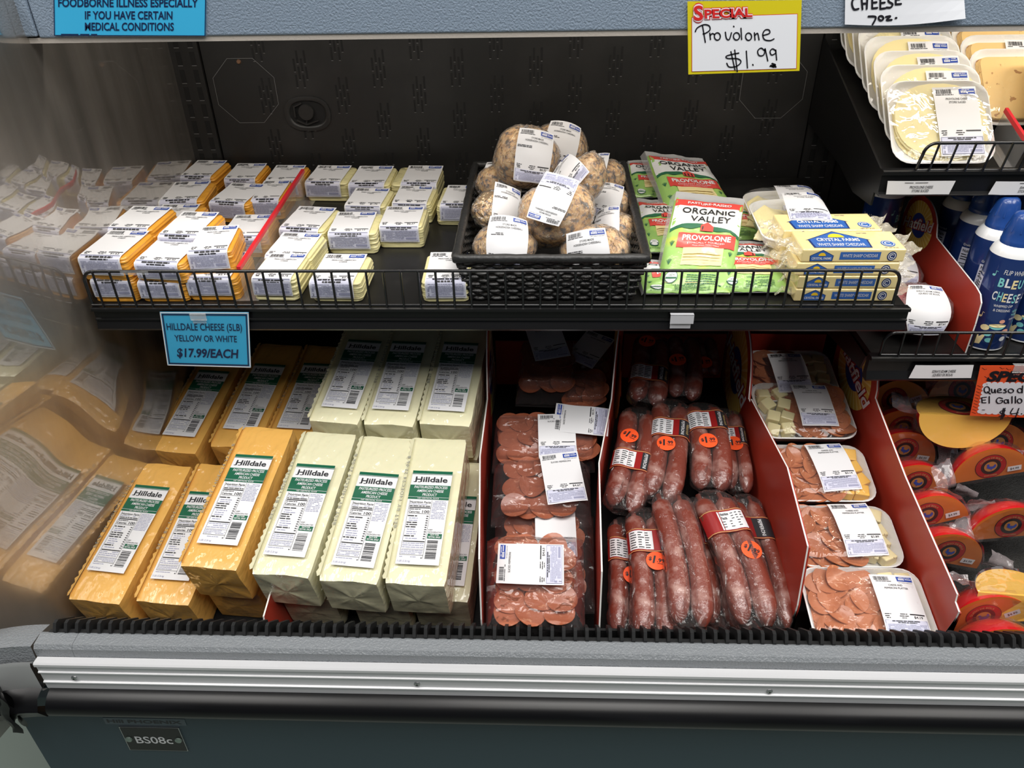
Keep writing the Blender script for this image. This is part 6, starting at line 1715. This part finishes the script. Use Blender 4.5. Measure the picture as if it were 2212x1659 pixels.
clip((411, 675, 452, 697), 'clear plastic clip holding the blue price sign')
clip((1448, 677, 1495, 708), 'empty frosted plastic clip on the shelf rail under the green pouches', mt='clipfrost')

# orange SPECIAL sign on the lower right rail
C4 = [(2118, 790), (2330, 790), (2322, 906), (2095, 898)]
P_ = [onY(2118, 790, 1.0095), onY(2330, 790, 1.0095), onY(2322, 906, 1.0180), onY(2095, 898, 1.0180)]; base = (P_[0]+P_[1])/2
o = empty('price_sign', 'orange bordered sign with handwritten queso price, on the lower right rail', 'sign', loc=base)
uv4 = pxmap(*C4); cr5 = lambda x, y: uv4(1860+x/4.88, 780+y/4.88)
def draw(mb, f):
    r = random.Random(5)
    for k in range(30):
        x, y = r.uniform(.0, .95), r.choice((r.uniform(.70, .98), r.uniform(.70, .98), r.uniform(.01, .05))); stroke(mb, [(x, y), (x+.03, y-.035), (x+.05, y-.02)], f(.0003), .006, 2)
    for k in range(10): stroke(mb, [(.01, .08+.06*k), (.05, .05+.06*k)], f(.0003), .006, 2)
    quad(mb, f(.0005), .085, .075, .93, .66, 1)
    for k in range(14): disc(mb, f(.0005), .085+.845*(k+.5)/14, .66, .030, .035, 1, 12); disc(mb, f(.0005), .085+.845*(k+.5)/14, .075, .030, .03, 1, 12)
    for k in range(8): disc(mb, f(.0005), .085, .10+.53*k/7, .026, .04, 1, 12)
    a = cr5(1318, 200); h = cr5(1318, 100)[1]-a[1]
    for d, bo, mi in ((.0007, .05, 2),): put_text(mb, 'SPECIAL', f(d), a[0], a[1], h, mi, width=.74, align='l', bold=bo, shear=.22)
    S_ = [('o', 1325, 292, 29, 34), [(1330, 312), (1362, 336)], [(1375, 283), (1380, 318), (1402, 318), (1410, 285), (1416, 325)], [(1440, 305), (1475, 295), (1465, 280), (1442, 288), (1440, 318), (1482, 320)], [(1532, 283), (1505, 290), (1526, 305), (1525, 322), (1500, 322)], ('o', 1578, 303, 28, 21),
          ('o', 1672, 300, 24, 23), [(1702, 250), (1697, 325)], [(1270, 375), (1275, 430)], [(1270, 375), (1320, 370)], [(1272, 402), (1310, 400)], [(1275, 430), (1315, 430)], [(1350, 362), (1350, 435)], [(1490, 385), (1450, 375), (1425, 405), (1440, 435), (1480, 430), (1490, 405), (1465, 408)],
          ('o', 1527, 415, 20, 20), [(1549, 395), (1555, 435)], [(1590, 362), (1590, 434)], [(1626, 362), (1626, 434)], ('o', 1670, 410, 24, 24), [(1518, 515), (1475, 520), (1465, 540), (1505, 555), (1500, 580), (1452, 580)], [(1500, 490), (1470, 612)], [(1516, 488), (1488, 606)],
          [(1600, 490), (1575, 546), (1655, 540)], [(1662, 490), (1627, 586)], [(1688, 548), (1692, 552)]]
    pen_text(mb, f(.0010), S_, .0019, 2, cr5)
    words(mb, f(.0010), .10, .13, .13, .012, 2, rp, 1)
sheet(o, bil(*P_, base), ['sgorange', 'sgwhite', 'pen'], draw)
clip((2189, 786, 2232, 812), 'clear plastic clip over the top of the orange price sign', y=1.0130)
